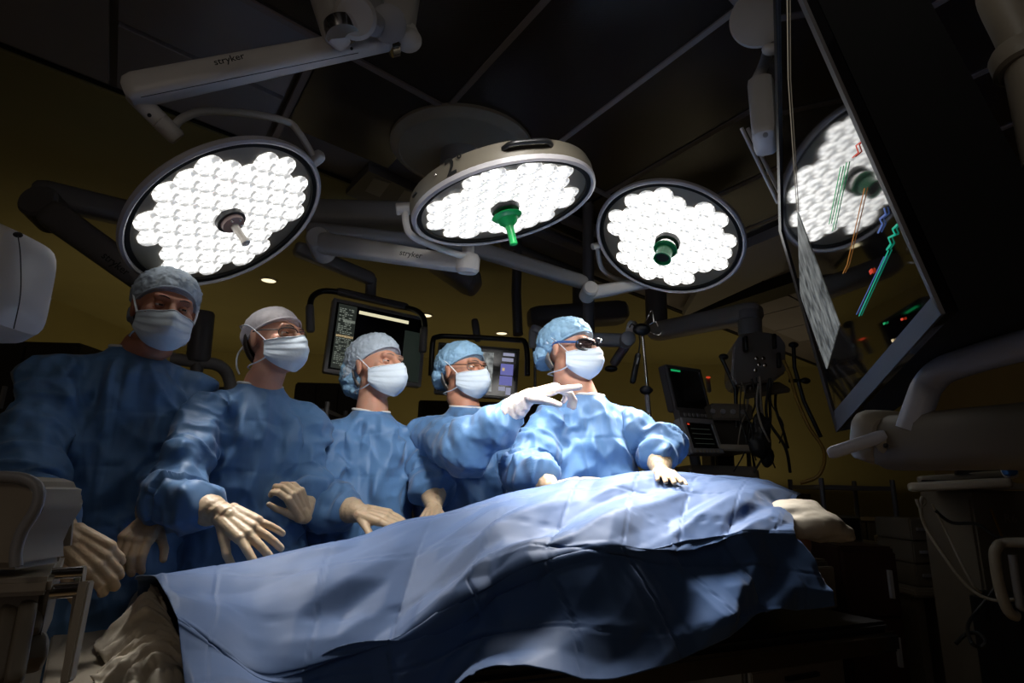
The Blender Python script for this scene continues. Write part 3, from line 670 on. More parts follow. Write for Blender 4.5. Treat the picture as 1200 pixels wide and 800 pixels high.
# white sheet bunched at the left end, foam pad and sheet end at the right
def lump(pts, rad, vs, amp, fq, seed, name, material, label=None, cat=None, parent=None, base=None, sm=8, dirn=None):
    b = MB()
    for (p, r) in zip(pts, rad): b.ell(p, r if not np.isscalar(r) else (r,)*3)
    me, co, no = voxel(b, vs, sm); q = co*fq
    if dirn is not None: dd = nrm(dirn); q = q-np.outer((co@dd)*fq*.75, dd)
    co = co+no*(amp*.8*crumple(q, seed)+amp*.7*facet3(q*1.6, seed+2))[:, None]
    o = finish(me, co, name, material, parent, base)
    if label: tag(o, label, cat)
    return o
inn = [atN(188, 690, 1.74), atN(194, 703, 1.66), atN(203, 722, 1.56), atN(214, 742, 1.46), atN(224, 762, 1.40), atN(228, 790, 1.34), atN(232, 850, 1.33)]
out = [atZ(*p_, .757) for p_ in ((150, 700), (138, 722), (110, 752), (124, 778), (107, 795), (146, 822), (200, 900))]
inn, out = crom(inn, [0]*7, 16)[0], crom(out, [0]*7, 16)[0]; nt_ = 44; P = []
for a_, b_ in zip(inn, out):
    a_ = a_-V3(0, 0, .012)
    for k in range(nt_):
        f_ = k/(nt_-1); q_ = a_*(1-f_)+b_*f_; q_ = q_+V3(0, 0, (.050*math.sin(math.pi*min(1, f_*1.1))*(1-.3*f_))); P.append(q_)
P = np.array(P); S_, T_ = np.meshgrid(np.arange(len(inn))/16., np.linspace(0, 1, nt_), indexing='ij'); S_, T_ = S_.ravel(), T_.ravel()
fld = np.stack([S_*2.1+.35*np.sin(T_*4), T_*1.6, T_*0], 1); hgt = .034*crumple(fld, 71)+.014*facet3(fld*2.6, 72)+.008*crumple(fld*3.1, 74)
P = P+np.outer(hgt*np.clip(T_*5, .15, 1), nrm(V3(-.25, -.45, 1))); P[:, 2] = np.maximum(P[:, 2], .748)
mb = MB(); mb.v = [tuple(p_) for p_ in P]; ni = len(inn); mb.f = [(i_*nt_+j_, i_*nt_+j_+1, (i_+1)*nt_+j_+1, (i_+1)*nt_+j_) for i_ in range(ni-1) for j_ in range(nt_-1)]
sheet = obj('bunched_sheet', mb, 'sheet', origin=at(185, 760, 1.3), ang=180); sd = sheet.modifiers.new('thickness', 'SOLIDIFY'); sd.thickness = .003
tag(sheet, 'crumpled off-white sheet bunched at the left end of the drape', 'sheet')
bd = thing('arm_board', tp(-.30, 1.45, .78), 'flat beige arm board under the bunched sheet at the left', 'arm board')
q = [at(72, 735, 1.42), at(128, 708, 1.58), at(250, 706, 1.60), at(230, 860, 1.08), at(40, 860, 1.05)]
zb = .74
q = [atZ(62, 735, zb), atZ(128, 713, zb), atZ(240, 706, zb), atZ(230, 900, zb), atZ(30, 900, zb)]
obj('board', MB().prism(q, (0, 0, -.03)), 'beige', bd, bevel=.004)
obj('bracket', MB().box((q[1]+q[3])/2-V3(0, 0, .06), UU*.12, NN*.03, V3(0, 0, .03)), 'grey_paint', bd)
lump([at(946, 614, 2.12), at(968, 622, 2.13), at(930, 600, 2.16), at(985, 630, 2.13)], [(.12, .10, .055), (.09, .08, .038), (.1, .1, .05), (.05, .05, .018)], .006, .018, 7, 8, 'head_pillow', 'sheet',
     'off-white wrapped pillow sticking out at the right end of the drape', 'pillow', base=at(950, 620, 2.12), sm=14)

# ================================================================== PEOPLE
def rotm(yaw, pitch=0, roll=0):     # columns: local X (viewer right when facing camera), local Y (backwards), Z up ; faces -Y
    cy, sy = math.cos(yaw), math.sin(yaw); Rz = np.array([[cy, -sy, 0], [sy, cy, 0], [0, 0, 1.]])
    cp, sp = math.cos(pitch), math.sin(pitch); Rx = np.array([[1, 0, 0], [0, cp, sp], [0, -sp, cp]])   # + pitch = chin up
    cr, sr = math.cos(roll), math.sin(roll); Ry = np.array([[cr, 0, sr], [0, 1, 0], [-sr, 0, cr]])
    return Rz@Rx@Ry
def make_hand(wrist, direction, dorsal, thumb, curls, spread=.18, thumb_curl=.5, scale=1., splay=None, length=.1, cuff_dir=None, cuff_len=.098, cuff_r=.052, vs=.0026, seed=1):
    """glove: palm, five bent fingers and a flared cuff along the forearm. thumb = +1/-1 side; curls = 4 finger curls (rad per joint)"""
    x = nrm(direction); z = nrm(dorsal-x*(np.dot(dorsal, x))); y = np.cross(z, x)*thumb; b = MB(); S = scale
    W = lambda px, py, pz: np.asarray(wrist)+S*(x*px+y*py+z*pz)
    ys = [.030, .010, -.010, -.029]; kx = [.092, .096, .091, .082]; Ls = [(.039, .024, .020), (.043, .027, .021), (.040, .025, .020), (.031, .020, .018)]; rr = [.0112, .0114, .0110, .0100]
    for i in range(4):
        b.capsule(W(.005, ys[i]*.62, 0), W(kx[i], ys[i], 0), .0185*S, .0145*S, 12)
    b.capsule(W(.03, -.022, -.004), W(.07, -.026, -.004), .015*S, .013*S, 12); b.capsule(W(.02, .02, -.008), W(.055, .028, -.008), .017*S, .015*S, 12)
    for i in range(4):
        p = W(kx[i], ys[i], 0); ang = .08; sp = (splay[i] if splay else spread*(1.5-i)*.55); r = rr[i]*S
        for k in range(3):
            ang += curls[i]*(1.0 if k else .75)
            d = (x*math.cos(ang)-z*math.sin(ang)); d = nrm(d*math.cos(sp)+y*math.sin(sp)*math.cos(min(ang, 1.3)))
            q = p+d*Ls[i][k]*S; b.capsule(p, q, r*(1.03-.05*k), r*(.97-.07*k), 12)
            
            p = q
    p = W(.022, .026, -.008); base = W(.058, .050, -.016); b.capsule(p, base, .0165*S, .0125*S, 12)
    d = nrm(x*.80+y*.50-z*.28); q = base+d*.032*S; b.capsule(base, q, .0118*S, .0108*S, 12)
    d2 = nrm(d-y*.55*thumb_curl-z*.5*thumb_curl); b.capsule(q, q+d2*.027*S, .0108*S, .0090*S, 12)
    cd = nrm(cuff_dir if cuff_dir is not None else -x)
    w0 = W(.012, 0, 0); b.tube([w0, W(0, 0, 0)+cd*.012, W(0, 0, 0)+cd*cuff_len*.5, W(0, 0, 0)+cd*cuff_len], [.026*S, .030*S, (.032+cuff_r)/2*S, cuff_r], 20, flat=.92)
    b.capsule(W(.02, 0, 0), W(-.005, 0, 0), .022*S, .025*S)
    me, co, no = voxel(b, vs, 2)
    dist = (co-np.asarray(wrist))@x; wgt = np.clip((.03-dist)/.05, 0, 1)     # wrinkles gather at the wrist and cuff
    rings = np.sin(dist*260+3*noise3(co*30, seed))*.0011
    co = co+no*((rings+.0030*crumple(co*34, seed))*wgt+.0010*crumple(co*60, seed+3))[:, None]
    return me, co
def person(label, head, hY, yaw, pitch, roll, neck, nY, tyaw, armR, armL, handR, handL, capkind, skin_m, gown_w=1.0, glasses=None, hair='hair_grey', seed=1, mask_kind=0, headscale=1., glove='glove', gown_seed=0, capmat='cap_blue', bag=True, lean=(0, 0)):
    hc = at(*head, hY); R = rotm(yaw, pitch, roll); HS = headscale
    L = lambda x, y, z: hc+R@(np.array([x, y, z])*HS)
    nb = at(*neck, nY); TR_ = rotm(tyaw); rt = TR_[:, 0]; bk = TR_[:, 1]    # rt: viewer's right = the person's left
    foot = V3(nb[0]+lean[0], nb[1]+lean[1], 0)+bk*.02
    sz = nb[2]-.085
    shR = nb-rt*.165*gown_w+V3(0, 0, -.115); shL = nb+rt*.165*gown_w+V3(0, 0, -.115)
    elR, wrR = [at(*a) for a in armR]; elL, wrL = [at(*a) for a in armL]
    hipz = sz-.52; kn = .50; cen = lambda z, o=0: np.array([*(nb[:2]*((z)/sz)+foot[:2]*(1-z/sz)), z])+bk*o
    # ---------------- body
    b = MB()
    b.ell(L(0, .018, .035), (.077*HS, .097*HS, .086*HS), R, 28, 18); b.ell(L(0, -.028, -.02), (.066*HS, .070*HS, .09*HS), R, 28, 18)
    b.ell(L(0, -.042, -.072), (.052*HS, .052*HS, .045*HS), R); b.ell(L(0, -.076, -.092), (.020*HS,)*3); b.ell(L(0, .0, -.055), (.062*HS, .06*HS, .05*HS), R)
    b.capsule(L(-.040, -.083, .030), L(0, -.094, .026), .013*HS, .013*HS); b.capsule(L(.040, -.083, .030), L(0, -.094, .026), .013*HS, .013*HS)
    b.tube([L(0, -.088, .03), L(0, -.103, .01), L(0, -.118, -.012), L(0, -.120, -.024)], [.009*HS, .010*HS, .013*HS, .012*HS], 12)
    for s in (-1, 1):
        b.ell(L(.013*s, -.106, -.026), (.009*HS,)*3, n=12, m_=8); b.ell(L(.043*s, -.064, -.014), (.023*HS,)*3)
        b.ell(L(.079*s, .010, -.004), (.009*HS, .018*HS, .031*HS), R@rotm(0, -.15*1, 0)@rotm(.35*s)); b.ell(L(.082*s, .018, .012), (.006*HS, .014*HS, .018*HS), R@rotm(.5*s))
    b.capsule(L(-.02, -.096, -.062), L(.02, -.096, -.062), .008*HS, .008*HS); b.capsule(L(-.016, -.094, -.073), L(.016, -.094, -.073), .009*HS, .009*HS)
    b.tube([L(0, .012, -.05), L(0, .022, -.10), nb*.6+L(0, .02, -.1)*.4, nb+bk*.01+V3(0, 0, -.05), nb+bk*.01+V3(0, 0, -.12)], [.058, .060, .066, .072, .085], 24)
    bw = .82
    tz = [nb[2]-.05, sz, sz-.16, sz-.34, sz-.5]; 
    b.capsule(shR-V3(0, 0, .02), shL-V3(0, 0, .02), .045, .045)
    rr = []
    for z, hw, hd in ((nb[2]-.07, .08, .06), (sz-.04, .13, .07), (sz-.16, .14, .085), (sz-.34, .135, .085), (sz-.5, .165, .11), (sz-.62, .15, .11)):
        c = cen(z, .01); rr.append([c+rt*hw*math.cos(q)+bk*hd*math.sin(q) for q in np.linspace(0, 2*math.pi, 28, endpoint=False)])
    b.rings(rr)
    for sh, el, wr in ((shR, elR, wrR), (shL, elL, wrL)):
        b.capsule(sh, el, .042, .036); b.capsule(el, wr-nrm(wr-el)*.02, .036, .019)
    for s in (-1, 1):
        h = cen(sz-.56, .01)+rt*s*.085; k_ = cen(.50, 0)+rt*s*.10; a_ = cen(.09, .03)+rt*s*.11
        b.capsule(h, k_, .085, .055); b.capsule(k_, a_, .055, .038); b.capsule(a_-V3(0, 0, .04), a_-V3(0, 0, .055)-bk*.15, .035, .03)
    me, co, no = voxel(b, .0052, 3)
    lc = (co-hc)@R/HS                         # head coordinates
    for s in (-1, 1):                         # eye sockets and the fold beside the nose
        d2 = ((lc-np.array([.031*s, -.088, .008]))/np.array([.019, .03, .0125])); g = np.exp(-(d2**2).sum(1)); co = co+(R[:, 1]*HS*.0125)[None, :]*g[:, None]
    d2 = ((lc-np.array([0, -.098, .040]))/np.array([.10, .03, .004])); 
    inhead = (lc[:, 2] > -.02) & (lc[:, 1] < -.05)
    co = co+no*(inhead*.0010*np.sin(lc[:, 2]*520+lc[:, 0]*30)*np.clip((lc[:, 2]-.035)/.02, 0, 1))[:, None]   # forehead lines
    ft = co[:, 2] < .03; co[ft, 2] = np.maximum(co[ft, 2], .0)
    body = finish(me, co, 'person', skin_m, None, foot); tag(body, label, 'person', 'surgical team in gowns')
    # ---------------- eyes
    for s in (-1, 1):
        e = MB().ell(L(.031*s, -.0795, .008), (.0118*HS,)*3, n=20, m_=14); eo = obj('eye', e, 'eye', body)
        g = nrm(R@np.array([.15, -1, .05]) ) if glasses != 'goggles' else nrm(R@np.array([0, -1, 0]))
        obj('iris', MB().lathe(L(.031*s, -.0795, .008)+g*.0092*HS, g, [(.0064*HS, 0), (.0060*HS, .0018*HS), (.003*HS, .0027*HS)], 16), 'iris', eo)
        # upper and lower lids: skin shells hugging the eyeball
        for up in (1, -1):
            rings = []
            for t in np.linspace(0, 1, 5):
                el = (.16+(1.3-.16)*t)*up if up > 0 else (-.26-(1.05)*t)
                rings.append([L(.031*s, -.0795, .008)+R@(np.array([math.sin(a)*math.cos(el), -math.cos(a)*math.cos(el), math.sin(el)])*.0131*HS) for a in np.linspace(-1.35, 1.35, 13)])
            mb = MB(); k = [p for r_ in rings for p in r_]; fs = [(i*13+j, i*13+j+1, (i+1)*13+j+1, (i+1)*13+j) for i in range(4) for j in range(12)]
            mb.add(k, fs); obj('eyelid', mb, skin_m, body)
        obj('eyebrow', MB().tube([L(.013*s, -.1035, .029), L(.029*s, -.1005, .0335), L(.047*s, -.089, .031)], [.0026, .0030, .0014], 8, smooth=4, flat=.6), hair, body)
    # ---------------- hair shell behind the ear
    hm_ = MB(); rings = []
    for z in np.linspace(-.065, .03, 9):
        rings.append([])
        for a in np.linspace(-1.2, 1.2, 31):     # around the back
            f = math.sqrt(max(0, 1-((z-.02)/.112)**2)); rings[-1].append(L(math.sin(a)*.0795*f, .018+math.cos(a)*.0995*f, z))
    hm_.add([p for r_ in rings for p in r_], [(i*31+j, i*31+j+1, (i+1)*31+j+1, (i+1)*31+j) for i in range(8) for j in range(30)])
    ho = obj('hair', hm_, hair, body, ang=180); sd = ho.modifiers.new('t', 'SOLIDIFY'); sd.thickness = .006; sd.offset = 0
    # ---------------- cap
    cb = MB(); Rt = R@rotm(0, .22, 0)
    if capkind == 'bouffant':
        cb.ell(L(0, .030, .052), (.097*HS, .120*HS, .090*HS), Rt, 28, 18)
        if bag: cb.ell(L(0, .092, -.012), (.084*HS, .064*HS, .070*HS), R, 24, 14); cb.ell(L(.0, .105, -.045), (.058*HS, .045*HS, .045*HS), R, 24, 14)
    else:
        cb.ell(L(0, .022, .050), (.085*HS, .106*HS, .078*HS), Rt, 28, 18); cb.ell(L(0, .08, .03), (.07*HS, .05*HS, .06*HS), Rt, 24, 14)
    me, co, no = voxel(cb, .0042, 3); lc = (co-hc)@R/HS
    amp = .012 if capkind == 'bouffant' else .003
    co = co+no*(amp*crumple(co*32, seed+40)+amp*.5*crumple(co*70, seed+41))[:, None]
    lc = (co-hc)@R/HS; s0, back = (.52, -.105) if capkind == 'bouffant' else (.42, -.05)
    pl = np.maximum(.066-s0*(lc[:, 1]+.09), back)          # rim plane from forehead down to the nape
    lowz = lc[:, 2] < pl; lc[lowz, 2] = pl[lowz]+.12*(lc[lowz, 2]-pl[lowz])
    co = hc+(lc*HS)@R.T
    cap = finish(me, co, 'cap', capmat, body)
    if seed == 23:      # the baggy blue back of this person's cap
        gb_ = MB(); gb_.ell(L(0, .098, -.006), (.080*HS, .066*HS, .072*HS), R, 24, 14); gb_.ell(L(0, .112, -.045), (.062*HS, .050*HS, .050*HS), R, 24, 14)
        me, co, no = voxel(gb_, .0042, 3); co = co+no*(.016*crumple((co-hc)*30, 77)+.007*crumple((co-hc)*70, 78)+.004)[:, None]; finish(me, co, 'cap_gather', 'cap_blue', cap)
    rim = []
    for a in np.linspace(-math.pi, math.pi, 40, endpoint=False):
        y = .012-math.cos(a)*(.104 if abs(a) < 1.57 else .10); x = math.sin(a)*.081
        if abs(a) < 2.0: rim.append(L(x, y, max(.066-s0*(y+.09), back)))
    obj('cap_band', MB().tube(rim, .0036*HS, 8, smooth=2), capmat, cap)
    if capkind == 'tieback':
        obj('cap_knot', MB().ell(L(-.02, .118, .0), (.014, .018, .01), R), 'cap_white', cap)
        obj('cap_strap', MB().tube([L(-.03, .125, .0), L(-.04, .135, -.03), L(-.045, .13, -.07), L(-.04, .12, -.10)], .0035, 8, smooth=5), 'tie', cap)
    # ---------------- mask
    nu, nv = 33, 22; P = []
    for j in range(nv):
        v = j/(nv-1)
        for i in range(nu):
            u = i/(nu-1)*2-1; th = u*1.16; au = abs(u)
            zt = -.012-.010*au**1.5+.007*math.exp(-(u/.14)**2); zb_ = -.122+.045*au**1.6; z = zt+(zb_-zt)*v
            a, bb = .0815, .109
            r = 1/math.sqrt((math.sin(th)/a)**2+(math.cos(th)/bb)**2)
            y = -math.cos(th)*r; x = math.sin(th)*r
            bulge = .030*math.exp(-(u/.34)**2)*math.exp(-((v-.42)/.30)**2)+.012*math.exp(-(u/.55)**2)
            under = .040*max(0, v-.74)/.26*math.exp(-(u/.7)**2)
            pleat = .0034*((v*4.3) % 1.0)*(1-au**4)
            y = y-(bulge+pleat)*math.cos(th)+under; x = x+(bulge*.15+pleat)*math.sin(th)
            if v > .8: x *= 1-.18*(v-.8)/.2
            y -= .015*math.exp(-(u/.15)**2)*math.exp(-((v-.10)/.14)**2)
            P.append(L(x, y, z))
    P = np.array(P); dn = (P-L(0, .0, -.05)); dn /= np.linalg.norm(dn, axis=1, keepdims=True); P = P+dn*(.0035*crumple((P-hc)*26, seed+9))[:, None]
    mk = MB().add(list(P), [(j*nu+i, j*nu+i+1, (j+1)*nu+i+1, (j+1)*nu+i) for j in range(nv-1) for i in range(nu-1)])
    mo = obj('face_mask', mk, 'mask', body, ang=180); sd = mo.modifiers.new('t', 'SOLIDIFY'); sd.thickness = .0018; sd.offset = 1
    sb = mo.modifiers.new('s', 'SUBSURF'); sb.levels = 1; sb.render_levels = 1
    tied = []
    for s in (-1, 1):
        tied.append([L(s*.0755, -.043, -.022), L(s*.085, -.012, .012), L(s*.089, .03, .045), L(s*.075, .085, .055), L(0, .13, .05)])
        tied.append([L(s*.066, -.047, -.070), L(s*.072, -.01, -.085), L(s*.066, .04, -.088), L(s*.035, .082, -.085), L(0, .092, -.082)])
    for k in tied: obj('mask_tie', MB().tube(k, .0034*HS, 6, smooth=5, flat=.6), 'tie', mo)
    # edge binding strips of the mask
    top = [P[i]+dn[i]*.001 for i in range(nu)]; obj('mask_binding', MB().tube(top, .0022, 6), 'tie', mo)
    # ---------------- glasses
    if glasses:
        gy = -.112; gz = .006; lw, lh = (.029, .017) if glasses == 'wire' else (.036, .021)
        g0 = None; 
        parts = []
        for s in (-1, 1):
            ring = []
            for q in np.linspace(0, 2*math.pi, 25)[:-1]:
                cx_, cz_ = math.cos(q), math.sin(q); d = (abs(cx_)**3+abs(cz_)**3)**(1/3)
                xx = s*.033+lw*cx_/d; ring.append(L(xx, gy+.9*max(0, abs(xx)-.02)**1.35*2.2, gz+lh*cz_/d-.002))
            parts.append(ring)
        fr = MB()
        for ring in parts: fr.tube(ring+[ring[0]], .0019 if glasses == 'wire' else .0042, 8)
        fr.tube([L(-.008, gy-.001, gz+.004), L(0, gy-.004, gz+.007), L(.008, gy-.001, gz+.004)], .0012 if glasses == 'wire' else .005, 8)
        g0 = obj('glasses', fr, 'blackpl', body)
        for s in (-1, 1):
            obj('temple', MB().tube([L(s*.064, gy+.028, gz+.006), L(s*.080, -.045, gz+.010), L(s*.0865, .0, gz+.014), L(s*.084, .022, gz+.004)], .002 if glasses == 'wire' else .0055, 8, smooth=4), 'blackpl' if glasses == 'wire' else 'bluestrap', g0)
        if glasses == 'goggles':
            for ring in parts:
                mb = MB(); mb.add([r_-R[:, 1]*.0 for r_ in ring], [tuple(range(24))]); lo = obj('lens', mb, 'lens', g0); lo.modifiers.new('t', 'SOLIDIFY').thickness = .002
            obj('headlamp', MB().ell(L(0, -.128, .026), (.014, .012, .010), R), 'blackpl', g0)
            obj('headlamp', MB().ell(L(.022, -.126, .028), (.008, .010, .008), R), 'chrome', g0)
            obj('strap_clip', MB().box(L(-.085, .045, .03), R[:, 0]*.004, R[:, 1]*.012, R[:, 2]*.012), 'tie', g0, bevel=.003)
    # ---------------- gown
    gb = MB(); rr = []; gw = gown_w
    for z, hw, hd in ((nb[2]+.006, .074, .072), (nb[2]-.02, .092, .082), (nb[2]-.05, .125*gw, .10), (sz-.02, .150*gw, .12), (sz-.09, .178*gw, .14), (sz-.18, .195*gw, .155), (sz-.30, .20*gw, .16), (sz-.46, .215*gw, .165), (sz-.66, .235*gw, .18), (sz-.9, .25*gw, .195), (.34, .265*gw, .205), (.32, .262*gw, .203)):
        c = cen(z, .012); rr.append([c+rt*hw*math.cos(q)+bk*hd*math.sin(q)*(1 if math.sin(q) < 0 else .9) for q in np.linspace(0, 2*math.pi, 40, endpoint=False)])
    gb.rings(rr)
    cuffs = []
    for sh, el, wr in ((shR, elR, wrR), (shL, elL, wrL)):
        sd_ = nrm(sh-nb); gb.capsule(nb+V3(0, 0, -.055)+bk*.01, sh+V3(0, 0, -.012), .055, .072)
        gb.capsule(sh+V3(0, 0, -.015), el, .080, .080); gb.capsule(sh*.75+nb*.25+V3(0, 0, -.10), el*.45+sh*.55, .085, .07)
        d = nrm(wr-el); e2_ = wr-d*.072
        gb.ell(el, (.083, .083, .083)); gb.tube([el, el*.5+wr*.5, e2_], [.082, .074, .044], 22)
        cuffs.append(d)
    me, co, no = voxel(gb, .0072, 14)
    # distance to the arm axes decides which fold field applies
    def segd(p, a, b_):
        ab = b_-a; t = np.clip(((p-a)@ab)/(ab@ab), 0, 1); return np.linalg.norm(p-(a+t[:, None]*ab), axis=1), t
    dA = None; tA = None; axis = np.zeros_like(co)
    best = np.full(len(co), 9.)
    for a_, b_ in ((shR, elR), (elR, wrR), (shL, elL), (elL, wrL)):
        d_, t_ = segd(co, a_, b_); k_ = d_ < best; best = np.where(k_, d_, best); axis[k_] = nrm(b_-a_)
    armw = np.clip((.135-best)/.03, 0, 1)
    tors = 1-armw; q = co-foot+gown_seed*1.7
    lx = q@rt; ly = q@bk
    QT = np.stack([lx*9+q[:, 2]*1.3, ly*9, q[:, 2]*1.5-lx*1.5], 1); QT2 = np.stack([lx*6-q[:, 2]*4, ly*6, q[:, 2]*7+lx*6], 1)
    fold_t = .034*facet3(QT, seed)+.022*facet3(QT2, seed+1)+.009*facet3(q*18, seed+2)+.018*crumple(QT*.8, seed+8)+.020*ridge(QT*.75, seed+11)+.011*ridge(QT2*.9, seed+12)+.006*ridge(q*9, seed+13)
    along = (q*axis).sum(1); perp = q-axis*along[:, None]
    QA = perp*6.5+axis*(along*12.0)[:, None]; tw = q@np.array([.6, .5, .62])
    fold_a = .024*facet3(QA, seed+3)+.018*facet3(q*11+tw[:, None]*3, seed+4)+.010*facet3(q*22, seed+5)+.012*crumple(QA*.8, seed+7)+.018*ridge(QA*.7, seed+14)+.012*ridge(q*8+tw[:, None]*2, seed+15)
    # pressed package creases on the chest
    gr = -.0035*(np.clip(1-np.abs(((lx+.03)/.15-np.round((lx+.03)/.15))*.15)/.007, 0, 1)+np.clip(1-np.abs(((q[:, 2])/.17-np.round(q[:, 2]/.17))*.17)/.007, 0, 1))
    nk = np.clip((nb[2]-.01-co[:, 2])/.10, .08, 1)
    dd = (tors*(fold_t+gr)+armw*fold_a)*nk; co = co+no*np.maximum(dd, -.024)[:, None]
    gown = finish(me, co, 'gown', 'gown', body)
    ring = [cen(nb[2]+.004, .012)+rt*.076*math.cos(q_)+bk*.072*math.sin(q_)+V3(0, 0, .010*math.sin(q_)) for q_ in np.linspace(0, 2*math.pi, 33)]
    obj('neck_binding', MB().tube(ring, .0062, 8), 'binding' if capkind != 'x' else 'gown', gown)
    # waist tie
    # ---------------- gloves
    for nm, wr, d, hnd, el in (('glove', wrR, cuffs[0], handR, elR), ('glove', wrL, cuffs[1], handL, elL)):
        if hnd is None: continue
        k = dict(hnd); me, co = make_hand(wr, nrm(k.pop('dir')), nrm(k.pop('dorsal')), k.pop('thumb'), k.pop('curls'), cuff_dir=-d, seed=seed, **k)
        finish(me, co, nm, glove, body)
    return body, hc, R
PEOPLE = []
def toward(p0, px, Y): return at(*px, Y)-p0
# 1 leftmost, in the shade
w1 = at(92, 632, 1.55)
person('person at far left in dim light, blue gown and pale bouffant cap, hands together', (193, 366), 1.92, .72, -.12, .05, (160, 410), 1.98, .62,
       ((8, 590, 1.66), (78, 628, 1.52)), ((196, 545, 2.08), (176, 612, 1.80)),
       dict(dir=at(134, 668, 1.52)-at(78, 628, 1.52), dorsal=V3(.3, -.8, .5), thumb=-1, splay=[.03, 0, 0, -.03], curls=(.7, .75, .8, .8), scale=1.15),
       dict(dir=at(138, 655, 1.62)-at(176, 612, 1.80), dorsal=V3(.2, -.8, .4), thumb=1, splay=[.03, 0, 0, -.03], curls=(.7, .75, .8, .8), scale=1.1),
       'bouffant', 'skin_a', 1.12, None, 'hair_dark', 3, headscale=1.10, capmat='cap_mixed')
# 2
person('person second from left, glasses, white tie-back cap, one hand spread over the drape', (322, 401), 2.15, 1.10, .12, .0, (306, 452), 2.18, .62,
       ((204, 588, 1.80), (264, 602, 1.74)), ((352, 560, 2.25), (356, 604, 2.12)),
       dict(dir=at(322, 640, 1.68)-at(264, 602, 1.74), dorsal=V3(.15, -.75, .65), thumb=-1, curls=(.12, .16, .2, .2), splay=[.28, .08, -.12, -.32], scale=1.12),
       dict(dir=at(342, 572, 2.05)-at(356, 604, 2.12), dorsal=V3(.8, -.5, .1), thumb=1, curls=(.8, .85, .9, .9), scale=1.0),
       'tieback', 'skin_b', 1.0, 'wire', 'hair_dark', 11, headscale=1.06, capmat='cap_white')
# 3
person('middle person with baggy blue and white cap, gloved hand resting on the drape', (442, 432), 2.5, .95, .10, .0, (436, 482), 2.52, .50,
       ((372, 590, 2.32), (424, 600, 2.14)), ((508, 560, 2.5), (508, 596, 2.32)),
       dict(dir=at(486, 614, 2.05)-at(424, 600, 2.14), dorsal=V3(.1, -.45, .85), thumb=-1, curls=(.10, .12, .15, .2), splay=[.02, .0, -.03, -.06], scale=1.1),
       dict(dir=at(500, 604, 2.2)-at(508, 588, 2.3), dorsal=V3(-.3, -.6, .7), thumb=1, curls=(.2, .25, .3, .3), scale=.95),
       'bouffant', 'skin_b', 1.0, None, 'hair_grey', 23, headscale=1.12, capmat='cap_mixed')
# 4 pointing
person('person pointing to the right with an outstretched gloved arm, thin glasses and blue cap', (543, 437), 2.66, .85, .05, .0, (548, 478), 2.66, .30,
       ((546, 527, 2.24), (620, 464, 2.10)), ((618, 570, 2.6), (616, 616, 2.42)),
       dict(dir=at(668, 450, 2.04)-at(620, 464, 2.10), dorsal=V3(-.15, -.35, .9), thumb=-1, curls=(.03, .72, .8, .85), splay=[.12, 0, 0, -.04], scale=1.12),
       None, 'bouffant', 'skin_c', .93, 'wire', 'hair_grey', 31, capmat='cap_blue', glove='glove_white', headscale=1.06)
# 5
person('tall person at the right of the row wearing dark goggles with blue strap, blue cap', (668, 412), 2.5, .85, .02, .0, (688, 463), 2.5, .36,
       ((616, 548, 2.34), (648, 572, 2.14)), ((770, 525, 2.44), (775, 553, 2.25)),
       dict(dir=at(690, 562, 2.1)-at(648, 572, 2.14), dorsal=V3(.0, -.3, .95), thumb=-1, curls=(.1, .1, .1, .1), scale=1.0),
       dict(dir=at(784, 556, 2.1)-at(775, 553, 2.25), dorsal=V3(.0, -.3, .95), thumb=1, curls=(.15, .15, .15, .15), scale=.95),
       'bouffant', 'skin_b', 1.0, 'goggles', 'hair_grey', 47, headscale=1.10, capmat='cap_blue')

# ================================================================== MONITORS
def quad_frame(TL, TR, BL, Ys):
    a, b, c = at(*TL, Ys[0]), at(*TR, Ys[1]), at(*BL, Ys[2]); ex = nrm(b-a); W_ = np.linalg.norm(b-a); d = c-a; d = d-ex*(d@ex); ey = nrm(-d); H_ = np.linalg.norm(d)
    if np.cross(ex, ey) @ (CAMP-a) < 0: pass
    return a, ex, ey, np.cross(ex, ey), W_, H_
def display(name, label, fr, bez, body_m, depth=.05, group=None):
    o, ex, ey, ez, W_, H_ = fr; c = o+ex*W_/2-ey*H_/2
    t = thing(name, c-ez*depth/2, label, 'monitor', group)
    obj('casing', MB().box(c-ez*(depth/2+.004), ex*W_/2, ey*H_/2, ez*(depth/2)), body_m, t, bevel=.006)
    Q = lambda s, v, z=0: o+ex*(s*W_)-ey*(v*H_)+ez*z
    # bezel as four bars
    bw = bez
    for x0, x1, y0, y1 in ((0, 1, 0, bw*W_/H_), (0, 1, 1-bw*W_/H_, 1), (0, bw, bw*W_/H_, 1-bw*W_/H_), (1-bw, 1, bw*W_/H_, 1-bw*W_/H_)):
        obj('bezel', MB().box(Q((x0+x1)/2, (y0+y1)/2, .002), ex*W_*(x1-x0)/2, ey*H_*(y1-y0)/2, ez*.006), body_m, t, bevel=.002)
    s = obj('screen', MB().box(Q(.5, .5, -.001), ex*W_*(.5-bw), ey*H_*.5*(1-2*bw*W_/H_), ez*.003), 'screen_off', t)
    def win(x0, x1, y0, y1, m_, nm='screen_window', z=.0045):
        return obj(nm, MB().box(Q((x0+x1)/2, (y0+y1)/2, z-.001), ex*W_*abs(x1-x0)/2, ey*H_*abs(y1-y0)/2, ez*.0008), m_, s, smooth=False)
    return t, s, win, Q, ex, ey, ez
fr = quad_frame((391, 349), (500, 373), (371, 434), (3.45, 3.75, 3.40))
t, s, win, Q, ex, ey, ez = display('wide_monitor', 'wide grey-framed monitor showing lists, hung behind the middle person with baggy cap', fr, .035, 'grey_paint')
